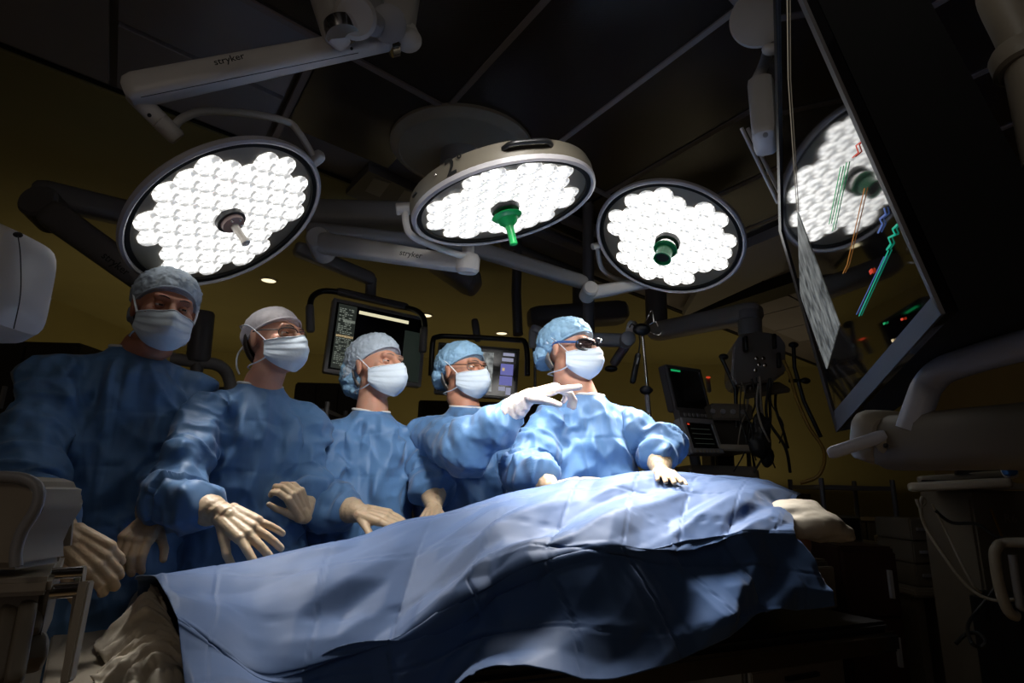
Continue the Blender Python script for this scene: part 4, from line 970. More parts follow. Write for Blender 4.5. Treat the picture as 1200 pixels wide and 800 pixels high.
win(.06, .245, .06, .93, 'e_panel'); win(.77, .965, .24, .94, 'e_panel2'); win(.27, .80, .10, .145, 'e_white'); win(.07, .24, .48, .51, 'e_amber'); win(.12, .24, .26, .30, 'e_text')
rs = random.Random(3)
tx = MB()
for k in range(34):
    v = .12+.024*k
    if abs(v-.49) < .03 or v > .9: continue
    a = .075; 
    while a < .2:
        l_ = rs.uniform(.008, .03)
        if rs.random() < .7: tx.box(Q(a+l_/2, v, .0045), ex*fr[4]*l_/2, ey*.0022, ez*.0006)
        a += l_+.008
tag(obj('list_lines', tx, 'e_text', s, smooth=False), kind='stuff')
hb = MB().beam(at(394, 341, 3.45), at(478, 360, 3.68), .05, .045)
obj('top_rail', hb, 'dkgrey_paint', t)
for pts in ([at(396, 342, 3.45), at(378, 341, 3.42), at(366, 348, 3.36), at(363, 362, 3.3), at(363, 375, 3.28)], [at(474, 360, 3.67), at(488, 364, 3.62), at(496, 372, 3.58), at(498, 384, 3.56)]):
    obj('guard_bar', MB().tube(pts, .018, 12, smooth=4), 'blackpl', t)
obj('grip', MB().lathe(at(363, 358, 3.28), at(364, 394, 3.26)-at(363, 358, 3.28), [(.02, 0), (.024, .01), (.024, .15), (.02, .16)], 20), 'grey_paint', t)
obj('grip', MB().lathe(at(497, 384, 3.56), at(495, 415, 3.54)-at(497, 384, 3.56), [(.02, 0), (.024, .01), (.024, .15), (.02, .16)], 20), 'dkgrey_paint', t)
obj('drop_arm', MB().tube([at(434, 350, 3.6), at(435, 326, 3.6)], .035, 16), 'grey_paint', t)
obj('support_arm', MB().beam(at(438, 328, 3.58), at(345, 290, 3.3), .07, .08, .09, .09), 'grey_paint', t)
fr = quad_frame((514, 401), (609, 409), (511, 461), (3.9, 3.95, 3.9))
t, s, win, Q, ex, ey, ez = display('xray_monitor', 'dark monitor with an x-ray picture and violet side panel behind the pointing person', fr, .03, 'blackpl')
win(.50, .685, .12, .88, 'e_xray', 'xray_or_reflection'); 
win(.80, .94, .10, .16, 'e_lav'); win(.79, .93, .20, .27, 'e_lav'); win(.78, .935, .32, .54, 'e_purple'); win(.775, .93, .56, .74, 'e_purple'); win(.77, .85, .77, .85, 'e_lav'); win(.86, .92, .78, .92, 'e_lav'); win(.80, .83, .40, .46, 'e_amber', z=.0056)
obj('guard_bar', MB().tube([at(505, 440, 3.8), at(507, 402, 3.8), at(512, 395, 3.82), at(530, 394, 3.85), at(600, 398, 3.88), at(616, 403, 3.85), at(618, 440, 3.84)], .018, 12, smooth=4), 'blackpl', t)
obj('drop_arm', MB().beam(at(560, 400, 3.9), at(556, 374, 3.9), .07, .05), 'dkgrey_paint', t)
obj('drop_arm', MB().tube([at(607, 392, 3.95), at(605, 345, 4.0), V3(*atZ(605, 330, CZ)[:2]*0+at(605, 345, 4.0)[:2], CZ)], .035, 14), 'dkgrey_paint', t)

# big glossy display near the camera
Bc, Cc, Tt = at(981, 506, 2.1), at(1108, 367, .60), at(945, 0, .66); nb_ = nrm(np.cross(Bc-Cc, Tt-Cc)); nb_ = nb_ if nb_ @ (CAMP-Cc) > 0 else -nb_
pl = lambda x, y: atP(x, y, Cc, nb_)
outline = [pl(981, 506), pl(1108, 367), pl(1030, 190), pl(945, 0), pl(890, -125), pl(905, -120), pl(909, 0), pl(914, 270)]
BM = thing('large_wall_display', Cc, 'huge glossy black display at upper right, tilted and reflecting a lamp', 'monitor')
obj('housing', MB().prism([p-nb_*.012 for p in outline], -nb_*.105), 'matteblack', BM, smooth=False)
obj('rear_shell', MB().prism([p-nb_*.118 for p in [pl(1010, 440), pl(1100, 362), pl(1066, 285), pl(970, 300)]], -nb_*.26), 'matteblack', BM, smooth=False)
obj('screen', MB().prism([p for p in outline], -nb_*.011), 'screen_glass', BM, smooth=False)
def bar(a, b, w_, m_, nm, z=.003):
    p, q = pl(*a), pl(*b); d = nrm(q-p); y = np.cross(nb_, d); obj(nm, MB().box((p+q)/2+nb_*z, d*np.linalg.norm(q-p)/2, y*w_/2, nb_*.004), m_, BM, smooth=False)
obj('bezel', MB().prism([pl(981, 506)+nb_*.004, pl(1108, 367)+nb_*.004, pl(1098, 345)+nb_*.004, pl(979, 481)+nb_*.004], -nb_*.012), 'display_bezel', BM, smooth=False)
obj('bezel', MB().prism([pl(1108, 367)+nb_*.004, pl(945, 0)+nb_*.004, pl(890, -125)+nb_*.004, pl(886, -122)+nb_*.004, pl(939, 0)+nb_*.004, pl(1099, 356)+nb_*.004], -nb_*.012), 'dkgrey_paint', BM, smooth=False)
obj('bezel', MB().prism([pl(981, 506)+nb_*.004, pl(914, 270)+nb_*.004, pl(909, 0)+nb_*.004, pl(905, -120)+nb_*.004, pl(907, -120)+nb_*.004, pl(912, 0)+nb_*.004, pl(917, 270)+nb_*.004, pl(983, 500)+nb_*.004], -nb_*.012), 'blackpl', BM, smooth=False)
def trace(pts, w_, m_, nm='trace'):
    mb = MB()
    for a, b in zip(pts[:-1], pts[1:]):
        p, q = pl(*a)+nb_*.002, pl(*b)+nb_*.002; d = nrm(q-p); y = np.cross(nb_, d); mb.box((p+q)/2, d*np.linalg.norm(q-p)/2, y*w_/2, nb_*.0006)
    obj(nm, mb, m_, BM, smooth=False)
trace([(994, 190), (977, 270)], .0008, 'e_green'); trace([(987, 195), (973, 262)], .0008, 'e_green')
trace([(1043, 293), (1008, 370)], .0010, 'e_teal'); trace([(1038, 300), (1005, 368)], .0006, 'e_blue'); trace([(1015, 220), (994, 310), (989, 320)], .0006, 'e_orange')
trace([(1041, 292), (1046, 285), (1043, 278), (1051, 274), (1048, 268), (1054, 262)], .0022, 'e_teal'); trace([(1031, 272), (1036, 262), (1033, 256), (1040, 250), (1038, 243)], .002, 'e_blue')
trace([(1001, 184), (1008, 178), (1005, 170), (1012, 165), (1010, 158)], .0012, 'e_red'); trace([(1021, 319), (1024, 316)], .006, 'e_red'); trace([(1037, 379), (1039, 378)], .003, 'e_green'); trace([(1047, 399), (1049, 398)], .004, 'e_amber'); trace([(1058, 374), (1060, 373)], .003, 'e_red')
M['e_painted_reflection'] = xray_or_reflection_mat(); M['e_painted_reflection'].node_tree.nodes['Principled BSDF'].inputs['Emission Strength'].default_value = .2
obj('xray_or_reflection', MB().prism([pl(935, 248)+nb_*.0015, pl(984, 380)+nb_*.0015, pl(969, 432)+nb_*.0015, pl(938, 345)+nb_*.0015], -nb_*.001), 'e_painted_reflection', BM, smooth=False)  # drape's reflection in the screen, painted as a dim glowing patch
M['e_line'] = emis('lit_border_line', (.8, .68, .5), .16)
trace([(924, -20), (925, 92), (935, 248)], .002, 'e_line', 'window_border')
# support behind the display, reaching the ceiling
sp = (pl(1100, 362)+pl(1010, 440)+pl(1066, 285))/3-nb_*.36
obj('mount_column', MB().tube([sp, V3(sp[0], sp[1], CZ)], .06, 16), 'matteblack', BM)
obj('mount_plate', MB().beam(sp-nb_*.04, sp+nb_*.04, .2, .2), 'matteblack', BM)

# boom handle in the right foreground
HB = thing('boom_handle_unit', at(1060, 520, .95), 'beige boom body at right with thick grey bent handle and a short blue-grey rod', 'equipment boom')
obj('boom_body', MB().beam(at(1036, 520, .98), at(1430, 500, .62), .10, .085, rnd=.25), 'beige_dk', HB)
a = at(1420, 500, .62); obj('boom_column', MB().tube([V3(a[0], a[1], 0.02), V3(a[0], a[1], 1.7)], .05, 20), 'beige_dk', HB)
obj('column_base', MB().lathe((a[0], a[1], 0), (0, 0, 1), [(.26, .0), (.26, .05), (.06, .09)], 28), 'beige_dk', HB)
obj('hub', MB().beam(at(1022, 508, 1.0), at(1054, 517, .94), .10, .085, rnd=.6), 'beige', HB)
obj('hub_cap', MB().lathe(at(1040, 521, .93), nrm(CAMP-at(1040, 521, .93)), [(.012, -.01), (.016, 0), (.015, .006), (.008, .01)], 20), 'beige', HB)
obj('hub_screw', MB().ell(at(1038, 522, .915), (.004,)*3, n=10, m_=6), 'blackpl', HB)
obj('handle_tube', MB().tube([at(1067, 504, .90), at(1080, 468, .885), at(1088, 450, .88), at(1105, 434, .86), at(1140, 421, .82), at(1200, 404, .76), at(1430, 340, .60)], [.0205]*7, 24, smooth=5), 'bluegrey', HB)
obj('rod_handle', MB().lathe(at(1030, 512, .93), at(976, 530, .96)-at(1030, 512, .93), [(.008, -.01), (.0098, 0), (.0098, .068), (.0085, .074), (.005, .077)], 24), 'bluegrey', HB)
obj('rod_handle', MB().lathe(at(1026, 522, 1.0), at(1000, 532, 1.03)-at(1026, 522, 1.0), [(.009, 0), (.011, .003), (.011, .035), (.006, .04)], 20), 'beige', HB)
# pale curved arm at the top right corner
TA = thing('curved_boom', at(1190, 60, .9), 'pale curved overhead arm at the top right corner', 'equipment boom')
obj('arm_tube', MB().tube([V3(at(1150, -60, .9)[0]-.08, 1.0, CZ), at(1150, -60, .9), at(1172, 0, .88), at(1196, 50, .86), at(1215, 110, .84), at(1235, 190, .82)], [.034, .034, .033, .032, .036, .038], 24, smooth=5), 'beige', TA)
obj('arm_collar', MB().lathe(at(1193, 64, .86), at(1215, 110, .84)-at(1193, 64, .86), [(.036, -.01), (.042, 0), (.042, .03), (.036, .035)], 28), 'beige', TA)
# round white device and hanging box beside the display
D1 = thing('round_white_device', at(888, 30, 1.75), 'white rounded paddle-shaped device at the top edge beside the display', 'device')
obj('body', MB().lathe(at(890, 22, 1.75), nrm(V3(-.35, -1, -.35)), [(.06, -.03), (.085, -.02), (.10, 0), (.098, .014), (.07, .022), (.02, .024)], 44), 'pendant_paint', D1)
obj('neck', MB().beam(at(893, 10, 1.78), at(897, -80, 1.85), .13, .05), 'pendant_paint', D1)
obj('tip', MB().ell(at(903, 58, 1.74), (.03, .02, .02)), 'white_paint', D1)
D2 = thing('hanging_camera_box', at(893, 135, 1.8), 'white angular box on thin twin rails left of the display', 'device')
obj('box_body', MB().beam(at(892, 104, 1.8), at(897, 170, 1.72), .085, .15, .075, .12, rnd=.3, p=5), 'white_paint', D2)
obj('lens_dot', MB().lathe(at(897, 158, 1.64), nrm(CAMP-at(897, 158, 1.64)), [(.008, 0), (.008, .004), (.004, .005)], 20), 'grey_paint', D2)
for a, b in (((869, 150), (912, 238)), ((876, 150), (917, 232))):
    obj('rail', MB().tube([at(*a, 1.95), at(*b, 2.0)], .007, 10), 'white_paint', D2)
obj('hose', MB().tube([at(884, 100, 1.9), at(900, 60, 1.95), at(905, 0, 2.0), at(900, -60, 2.05)], .02, 12, smooth=4), 'white_paint', D2)

# ================================================================== LEFT FOREGROUND
GP = thing('grey_scanner_housing', at(10, 330, 1.0), 'large rounded pale grey housing at the left edge of the picture', 'scanner')
obj('shell', MB().beam(at(-70, 332, 1.04), at(38, 332, 1.04), .16, .205, up=V3(0, 0, 1), p=5, n=44, rnd=.32), 'white_paint', GP)
obj('seam', MB().tube([at(21, 276, .957), at(24, 300, .957), at(24, 345, .957), at(16, 385, .957)], .0009, 6, smooth=4), 'ink', GP)
obj('carrier_column', MB().tube([at(-70, 332, 1.04)-V3(.02, 0, 0), at(-110, 332, 1.04), V3(*at(-110, 332, 1.04)[:2], 0)], .05, 18), 'grey_paint', GP)
obj('clip', MB().ell(at(21, 275, .98), (.008, .006, .005)), 'ink', GP)
LE = thing('anaesthesia_machine', at(30, 700, .9), 'beige machine corner at lower left with rounded grip, connectors and side rails', 'machine')
z0 = at(30, 690, .95)
q = [at(-30, 650, .90), at(76, 646, 1.02), at(66, 668, .93), at(60, 682, .88), at(-30, 686, .80)]
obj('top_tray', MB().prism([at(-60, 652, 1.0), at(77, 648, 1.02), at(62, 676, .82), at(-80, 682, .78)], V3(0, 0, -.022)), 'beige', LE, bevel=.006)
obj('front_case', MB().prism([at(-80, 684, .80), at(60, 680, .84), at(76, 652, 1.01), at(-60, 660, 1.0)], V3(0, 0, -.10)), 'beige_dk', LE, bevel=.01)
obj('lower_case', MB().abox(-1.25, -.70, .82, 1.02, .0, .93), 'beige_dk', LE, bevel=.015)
gp = [at(-20, 566, .82), at(2, 561, .82), at(22, 562, .81), at(36, 570, .80), at(40, 585, .80), at(30, 608, .80), at(24, 630, .80), at(22, 656, .80)]
obj('grip_shell', MB().prism([at(-60, 562, .80), at(-10, 557, .80), at(22, 559, .80), at(42, 566, .80), at(48, 580, .80), at(44, 598, .80), at(28, 622, .80), at(20, 640, .80), at(20, 668, .80), at(-60, 668, .80)], V3(0, .09, 0)), 'beige', LE, bevel=.014)
obj('grip_edge', MB().tube([at(-30, 558, .795), at(20, 559, .795), at(41, 567, .795), at(46, 581, .795), at(40, 600, .795), at(26, 622, .795), at(19, 645, .795), at(19, 664, .795)], .007, 12, smooth=4), 'grey_paint', LE)
for i, (x, y, dx, dy) in enumerate(((36, 640, 14, 14), (46, 608, 12, 36), (52, 590, 9, 14), (30, 650, 18, 8), (58, 648, 10, 6))):
    a, b = at(x, y-dy/2, .93), at(x, y+dy/2, .93); wd = dx*.93/700
    obj('connector', MB().beam(a, b, wd, wd), 'beige', LE)
for i in range(7): obj('switch', MB().beam(at(38+i*5, 655, .93), at(38+i*5, 648, .94), .005, .01), 'beige', LE)
obj('label_plate', MB().beam(at(64, 641, .93), at(67, 603, .93), .048, .006, p=6, up=V3(0, 1, 0), rnd=.1), 'beige', LE)
for xx, zz, w_, h_ in ((55, 618, .010, .008), (58, 611, .008, .006), (53, 626, .007, .005)):
    obj('purple_mark', MB().box(at(xx, zz, .9225), V3(w_/2, 0, 0), V3(0, .0005, 0), V3(0, 0, h_/2)), 'purple', LE)
for a, b, r_ in (((60, 672), (96, 670), .0075), ((58, 693), (96, 690), .010)):
    obj('cross_rod', MB().tube([at(*a, .86), at(*b, .88)], r_, 12), 'chrome', LE)
obj('side_rail', MB().prism([at(88, 664, .90), at(97, 663, .90), at(84, 770, .84), at(74, 772, .84)], V3(.0, .012, 0)), 'beige', LE, bevel=.002)
obj('side_rail', MB().prism([at(91, 682, .86), at(104, 681, .86), at(80, 800, .80), at(68, 802, .80)], V3(.0, .014, 0)), 'beige', LE, bevel=.002)
for x0, x1 in ((2, 14), (22, 34)): obj('lower_strut', MB().beam(at(x1, 705, .84), at(x0-6, 800, .78), .02, .02), 'beige_dk', LE)
for k, (x, y) in enumerate(((34, 730), (40, 765))): obj('valve_block', MB().beam(at(x, y-18, .86), at(x-3, y+18, .84), .03, .04), 'beige_dk', LE)

# ================================================================== BACKGROUND EQUIPMENT
def cabinet(label, x0, x1, yt, Y, dp, mt, doors=2, shelves=0):
    a, b = at(x0, yt, Y), at(x1, yt, Y); H_ = a[2]*.5+b[2]*.5; t = thing('equipment_cabinet', ((a[0]+b[0])/2, Y+dp/2, 0), label, 'cabinet')
    xl, xr = a[0], b[0]
    obj('carcass', MB().abox(xl, xr, Y+.02, Y+dp, .06, H_), mt, t, bevel=.01); obj('plinth', MB().abox(xl+.03, xr-.03, Y+.06, Y+dp-.03, 0, .06), 'blackpl', t)
    n = doors; rows_ = 3
    for i in range(n):
        for k in range(rows_):
            xa, xb = xl+(xr-xl)*i/n+.008, xl+(xr-xl)*(i+1)/n-.008; za, zb = .08+(H_-.1)*k/rows_+.006, .08+(H_-.1)*(k+1)/rows_-.006
            d = obj('door', MB().abox(xa, xb, Y, Y+.02, za, zb), mt, t, bevel=.003); obj('handle', MB().abox(xb-.05, xb-.035, Y-.02, Y, (za+zb)/2-.06, (za+zb)/2+.06), 'grey_paint', d)
    return t, xl, xr, H_
M['cab_dark'] = mat('cabinet_dark_laminate', (.045, .036, .028), .5); M['cab_brown'] = mat('cabinet_brown_laminate', (.07, .045, .025), .5)
cabinet('tall dark cabinet at the far left behind the person in dim light', -90, 92, 398, 3.2, .5, 'cab_dark', 3)
cabinet('dark cabinet row seen between the two leftmost people', 205, 300, 452, 3.6, .5, 'cab_dark', 2)
cabinet('dark cabinet under the wide monitor, beside the middle person', 345, 425, 448, 4.3, .5, 'cab_dark', 3)
cabinet('dark low cabinet behind the pointing person', 490, 640, 470, 5.0, .5, 'cab_brown', 4)
PC = thing('suction_column', at(236, 420, 2.9), 'grey cylinder on a curved pipe between the two leftmost people', 'equipment column')
a, b = at(238, 366, 2.9), at(232, 424, 2.9)
obj('cylinder', MB().lathe(b, a-b, [(.05, 0), (.055, .01), (.055, np.linalg.norm(a-b)-.01), (.05, np.linalg.norm(a-b))], 28), 'dkgrey_paint', PC)
obj('pipe', MB().tube([at(200, 420, 2.85), at(232, 424, 2.9), at(256, 428, 2.95), at(268, 442, 3.0), at(272, 470, 3.0)], .03, 14, smooth=4), 'grey_paint', PC)
obj('stem', MB().tube([b, V3(b[0], b[1], .5)], .03, 14), 'dkgrey_paint', PC); obj('foot', MB().lathe((b[0], b[1], 0), (0, 0, 1), [(.25, 0), (.25, .04), (.05, .07), (.04, .5)], 24), 'dkgrey_paint', PC)
# racks with shelves and small apparatus behind people (dark)
def rack(label, x0, x1, yt, Y, n, seed):
    rs = random.Random(seed); a, b = at(x0, yt, Y), at(x1, yt, Y); t = thing('equipment_rack', ((a[0]+b[0])/2, Y+.2, 0), label, 'rack'); top = a[2]
    for x in (a[0], b[0]):
        for y in (Y, Y+.4): obj('post', MB().tube([V3(x, y, 0), V3(x, y, top)], .014, 10), 'dkgrey_paint', t)
    for k in range(n):
        z = .25+(top-.3)*k/(n-1); obj('shelf', MB().abox(a[0], b[0], Y, Y+.4, z-.012, z+.012), 'dkgrey_paint', t)
        x = a[0]+.03
        while x < b[0]-.15 and k < n-1:
            w_ = rs.uniform(.12, .28); h_ = rs.uniform(.08, min(.22, (top-.3)/(n-1)-.05)); 
            if x+w_ < b[0]:
                ap = obj('apparatus', MB().abox(x, x+w_, Y+.02, Y+.32, z+.013, z+.013+h_), rs.choice(['beige_dk', 'dkgrey_paint', 'cab_dark']), t, bevel=.008)
                obj('front_panel', MB().abox(x+.015, x+w_-.015, Y+.012, Y+.0195, z+.03, z+h_), 'blackpl', ap)
            x += w_+.03
    return t
rack('dark equipment rack seen between the second and middle person', 352, 384, 470, 3.5, 5, 3)
rack('equipment rack with small apparatus behind the anaesthesia monitors', 832, 874, 486, 4.0, 5, 5)
rack('equipment rack with apparatus at right below the large display', 962, 1045, 560, 3.6, 4, 8)
# IV pole with clamp, remote and white bracket arm
IV = thing('iv_pole', V3(*at(760, 460, 3.2)[:2], 0), 'thin chrome drip pole with hooks right of the tall person', 'drip pole')
pt, pb = at(752, 384, 3.2), at(764, 512, 3.2); dn_ = nrm(pb-pt); pe = pb+dn_*((pb[2]-.05)/-dn_[2])
obj('pole', MB().tube([pt, pb, pe], .009, 12), 'chrome', IV)
obj('base', MB().lathe((pe[0], pe[1], 0), (0, 0, 1), [(.22, .02), (.22, .04), (.03, .09)], 24), 'dkgrey_paint', IV)
for k, (dx, dy) in enumerate(((16, -6), (20, 4), (12, -14), (-12, -4))):
    obj('hook', MB().tube([pt, at(752+dx*.6, 386+dy, 3.2), at(752+dx, 386+dy*1.6, 3.18), at(752+dx*1.2, 386+dy*.6, 3.18)], .004, 8, smooth=4), 'chrome', IV)
obj('clamp', MB().ell(at(752, 386, 3.18), (.05, .03, .035)), 'blackpl', IV); obj('clamp', MB().ell(at(757, 457, 3.19), (.035, .025, .025)), 'blackpl', IV)
obj('clamp_knob', MB().beam(at(765, 457, 3.19), at(750, 457, 3.19), .02, .02), 'blackpl', IV)
obj('sleeve', MB().tube([at(758, 462, 3.2), at(760, 484, 3.2)], .013, 12), 'grey_paint', IV)
RC = thing('hanging_remote', at(745, 432, 3.15), 'black hand remote hanging left of the drip pole', 'remote')
obj('body', MB().beam(at(748, 414, 3.15), at(741, 449, 3.15), .045, .03), 'blackpl', RC); obj('window', MB().beam(at(748, 419, 3.13), at(746, 427, 3.13), .016, .01), 'grey_paint', RC)
obj('cord', MB().tube([at(748, 415, 3.15), at(750, 400, 3.16), at(748, 390, 3.18)], .004, 8, smooth=3), 'cable', RC)
WA = thing('white_bracket_arm', at(715, 398, 3.4), 'pale horizontal bracket arm behind the tall person, ending in a round knuckle', 'lamp arm')
obj('beam', MB().beam(at(640, 396, 3.4), at(738, 399, 3.35), .07, .075), 'grey_paint', WA)
obj('knuckle', MB().lathe(at(735, 398, 3.3), nrm(V3(0, -1, 0)), [(.03, -.05), (.042, -.045), (.042, .035), (.034, .04)], 28), 'grey_paint', WA)
obj('end_post', MB().beam(at(737, 396, 3.32), at(742, 376, 3.3), .05, .05), 'white_paint', WA)
obj('bracket', MB().beam(at(640, 391, 3.4), at(622, 384, 3.4), .06, .05), 'grey_paint', WA)
obj('drop', MB().beam(at(624, 385, 3.4), at(624, 408, 3.4), .04, .045), 'grey_paint', WA)
obj('hanging_cord', MB().tube([at(625, 406, 3.4), at(627, 425, 3.4), at(627, 455, 3.4)], .008, 8), 'cable', WA)
obj('lower_strut', MB().beam(at(735, 402, 3.45), at(718, 428, 3.5), .05, .05), 'dkgrey_paint', WA); obj('knob', MB().ell(at(716, 432, 3.5), (.04, .03, .02)), 'blackpl', WA)
a = at(690, 396, 3.4); obj('ceiling_drop', MB().tube([a, V3(a[0], a[1], CZ)], .035, 14), 'dkgrey_paint', WA)
# anaesthesia monitors at right
fr = quad_frame((779, 427), (820, 433), (792, 481), (3.5, 3.75, 3.48))
t, s, win, Q, ex, ey, ez = display('patient_monitor', 'upper dark patient monitor with a green bar, right of the drip pole', fr, .05, 'dkgrey_paint'); win(.12, .38, .09, .13, 'e_green')
obj('bezel', MB().box(Q(.5, 1.1, 0), ex*fr[4]*.5, ey*.03, ez*.02), 'dkgrey_paint', t, bevel=.005)
obj('stand', MB().beam(Q(.6, 1.05, -.08), Q(.6, 3.0, -.1), .08, .06), 'dkgrey_paint', t)
for i in range(6): obj('key', MB().box(Q(.15+i*.12, 1.1, .022), ex*.012, ey*.010, ez*.004), 'grey_paint', t)
fr = quad_frame((797, 489), (834, 492), (812, 531), (3.25, 3.45, 3.22))
t, s, win, Q, ex, ey, ez = display('ventilator_screen', 'lower pale-framed tilted ventilator screen with faint traces', fr, .09, 'grey_paint'); win(.14, .2, .16, .2, 'e_red'); 
for k in range(4): win(.2, .8, .3+.14*k, .31+.14*k, 'e_panel')
for i in range(7): obj('key', MB().box(Q(.15+i*.11, .95, .008), ex*.007, ey*.007, ez*.004), 'beige', t)
obj('neck', MB().beam(Q(.5, .5, -.05), Q(.5, .5, -.25), .08, .08), 'dkgrey_paint', t)
VM = thing('ventilator_cart', V3(*at(845, 540, 3.5)[:2], 0), 'ventilator cart with drawers and work shelf below the two small screens', 'cart')
a, b = at(806, 512, 3.5), at(888, 512, 3.5)
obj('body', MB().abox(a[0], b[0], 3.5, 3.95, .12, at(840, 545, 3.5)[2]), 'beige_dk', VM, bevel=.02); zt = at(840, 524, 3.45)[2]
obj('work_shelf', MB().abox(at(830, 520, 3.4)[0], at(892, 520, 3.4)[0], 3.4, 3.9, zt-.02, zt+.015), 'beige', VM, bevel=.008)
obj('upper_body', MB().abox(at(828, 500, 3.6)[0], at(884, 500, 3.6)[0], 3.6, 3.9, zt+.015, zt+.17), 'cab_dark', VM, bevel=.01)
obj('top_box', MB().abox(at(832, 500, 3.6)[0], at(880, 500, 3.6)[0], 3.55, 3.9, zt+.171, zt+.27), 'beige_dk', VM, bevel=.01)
for k in range(3): 
    d = obj('drawer', MB().abox(a[0]+.02, b[0]-.02, 3.48, 3.499, .18+.2*k, .36+.2*k), 'beige_dk', VM, bevel=.004); obj('pull', MB().abox(a[0]+.12, b[0]-.12, 3.465, 3.479, .26+.2*k, .28+.2*k), 'blackpl', d)
for k in range(4): obj('dial', MB().lathe((at(836+k*12, 500, 3.55)[0], 3.55, zt+.22), (0, -1, 0), [(.016, 0), (.014, .012)], 16), 'grey_paint', VM)
for x in (a[0]+.06, b[0]-.06):
    for y in (3.56, 3.89): obj('caster', MB().lathe((x-.015, y, .05), (1, 0, 0), [(.02, 0), (.05, .003), (.05, .027), (.02, .03)], 16), 'blackpl', VM)
# small wall phone / sensor with red light
WS = thing('wall_sensor', at(829, 448, 4.6), 'small grey wall unit with a red light right of the upper monitor', 'wall unit')
obj('case', MB().beam(at(829, 443, 4.6), at(831, 460, 4.6), .05, .03), 'grey_paint', WS); obj('red_light', MB().ell(at(830, 442, 4.57), (.018, .01, .008)), 'e_red', WS)
# pendant head with column, sloping arm, shelf, cables
PD = thing('ceiling_pendant', at(890, 420, 3.6), 'angular grey service pendant hanging on a sloping boom at right', 'ceiling pendant')
c0 = at(872, 398, 3.6)
hexp = [at(859, 404, 3.55), at(866, 394, 3.55), at(888, 387, 3.62), at(912, 391, 3.75), at(921, 402, 3.8), at(921, 436, 3.8), at(906, 446, 3.72), at(864, 452, 3.55), at(857, 442, 3.55)]
obj('head_body', MB().prism(hexp, V3(.06, .30, 0)), 'pendant_paint', PD, bevel=.012)
obj('column', MB().lathe(at(879, 390, 3.75), nrm(at(878, 360, 3.75)-at(879, 390, 3.75)), [(.07, -.02), (.075, 0), (.075, .08), (.065, .09), (.065, .15)], 26), 'grey_paint', PD)
obj('boom_beam', MB().beam(at(892, 364, 3.75), at(762, 390, 4.3), .16, .13), 'pendant_paint', PD)
obj('boom_root', MB().tube([at(770, 388, 4.28), V3(*at(770, 388, 4.28)[:2], CZ)], .08, 20), 'dkgrey_paint', PD)
for x, y, w_, h_ in ((873, 403, .05, .10), (907, 400, .03, .05), (912, 422, .035, .05)): obj('socket_panel', MB().beam(at(x, y-9, 3.53), at(x+1, y+9, 3.53), w_, .02, p=6), 'blackpl', PD)
for x, y in ((886, 420), (889, 427), (894, 420), (896, 428), (885, 434)): obj('gas_outlet', MB().lathe(at(x, y, 3.58), (0, -1, 0), [(.012, 0), (.012, .01), (.006, .014)], 14), 'chrome', PD)
obj('shelf', MB().prism([at(872, 462, 3.5), at(926, 454, 3.6), at(914, 447, 3.85), at(876, 449, 3.85)], V3(0, 0, -.03)), 'beige_dk', PD, bevel=.006)
for pts in ([at(925, 404, 3.6), at(930, 404, 3.6), at(931, 430, 3.6), at(942, 470, 3.6), at(962, 512, 3.6)], [at(925, 446, 3.6), at(944, 446, 3.6)], [at(848, 420, 3.6), at(845, 418, 3.6), at(862, 455, 3.6), at(863, 500, 3.6)]):
    obj('side_bar', MB().tube(pts, .012, 10), 'blackpl', PD)
for p_ in ((930, 404), (944, 446), (848, 418)): obj('bar_clamp', MB().ell(at(*p_, 3.6), (.03, .02, .02)), 'blackpl', PD)
obj('yellow_hose', MB().tube([at(918, 422, 3.5), at(926, 440, 3.48), at(934, 468, 3.45), at(948, 500, 3.4), at(963, 522, 3.35), at(966, 540, 3.3), at(958, 558, 3.3), at(938, 566, 3.35)], .010, 10, smooth=6), 'yellow_hose', PD, origin=at(918, 422, 3.5))
rs = random.Random(12)
for k in range(16):
    x0 = 866+rs.random()*48; y0 = 440+rs.random()*14; x1 = x0+rs.uniform(-12, 26); L_ = rs.uniform(60, 120); Yk = rs.uniform(3.35, 3.75)
    pts = [at(x0, y0, Yk), at(x0+rs.uniform(-8, 8), y0+L_*.35, Yk), at((x0+x1)/2+rs.uniform(-10, 14), y0+L_*.7, Yk-.03), at(x1, y0+L_, Yk)]
    o = obj('hose' if k % 4 == 0 else 'cable', MB().tube(pts, rs.choice([.004, .006, .009]), 8, smooth=6), 'cable' if k % 5 else 'cable_w', PD, origin=pts[0])
BG = lump([at(892, 500, 3.4), at(890, 520, 3.4), at(898, 535, 3.42)], [(.05, .03, .09), (.06, .04, .08), (.04, .03, .06)], .006, .02, 12, 5, 'breathing_bag', 'cable', 'dark breathing bag hanging among the cables under the pendant', 'bag', base=at(892, 510, 3.4))
CL = thing('cart_of_gas_cylinders', V3(*at(915, 540, 3.9)[:2], 0), 'dark cart with upright cylinders under the pendant cables', 'cart')
for k in range(3): 
    p = V3(at(906+k*17, 540, 3.95)[0], 3.95, 0); obj('cylinder', MB().lathe(p, (0, 0, 1), [(.07, .1), (.075, .12), (.075, 1.0), (.06, 1.07), (.03, 1.11), (.03, 1.18)], 22), 'cab_brown', CL)
obj('tray', MB().abox(at(904, 540, 3.8)[0]-.06, at(944, 540, 3.8)[0]+.04, 3.8, 4.1, .04, .1), 'dkgrey_paint', CL, bevel=.01)

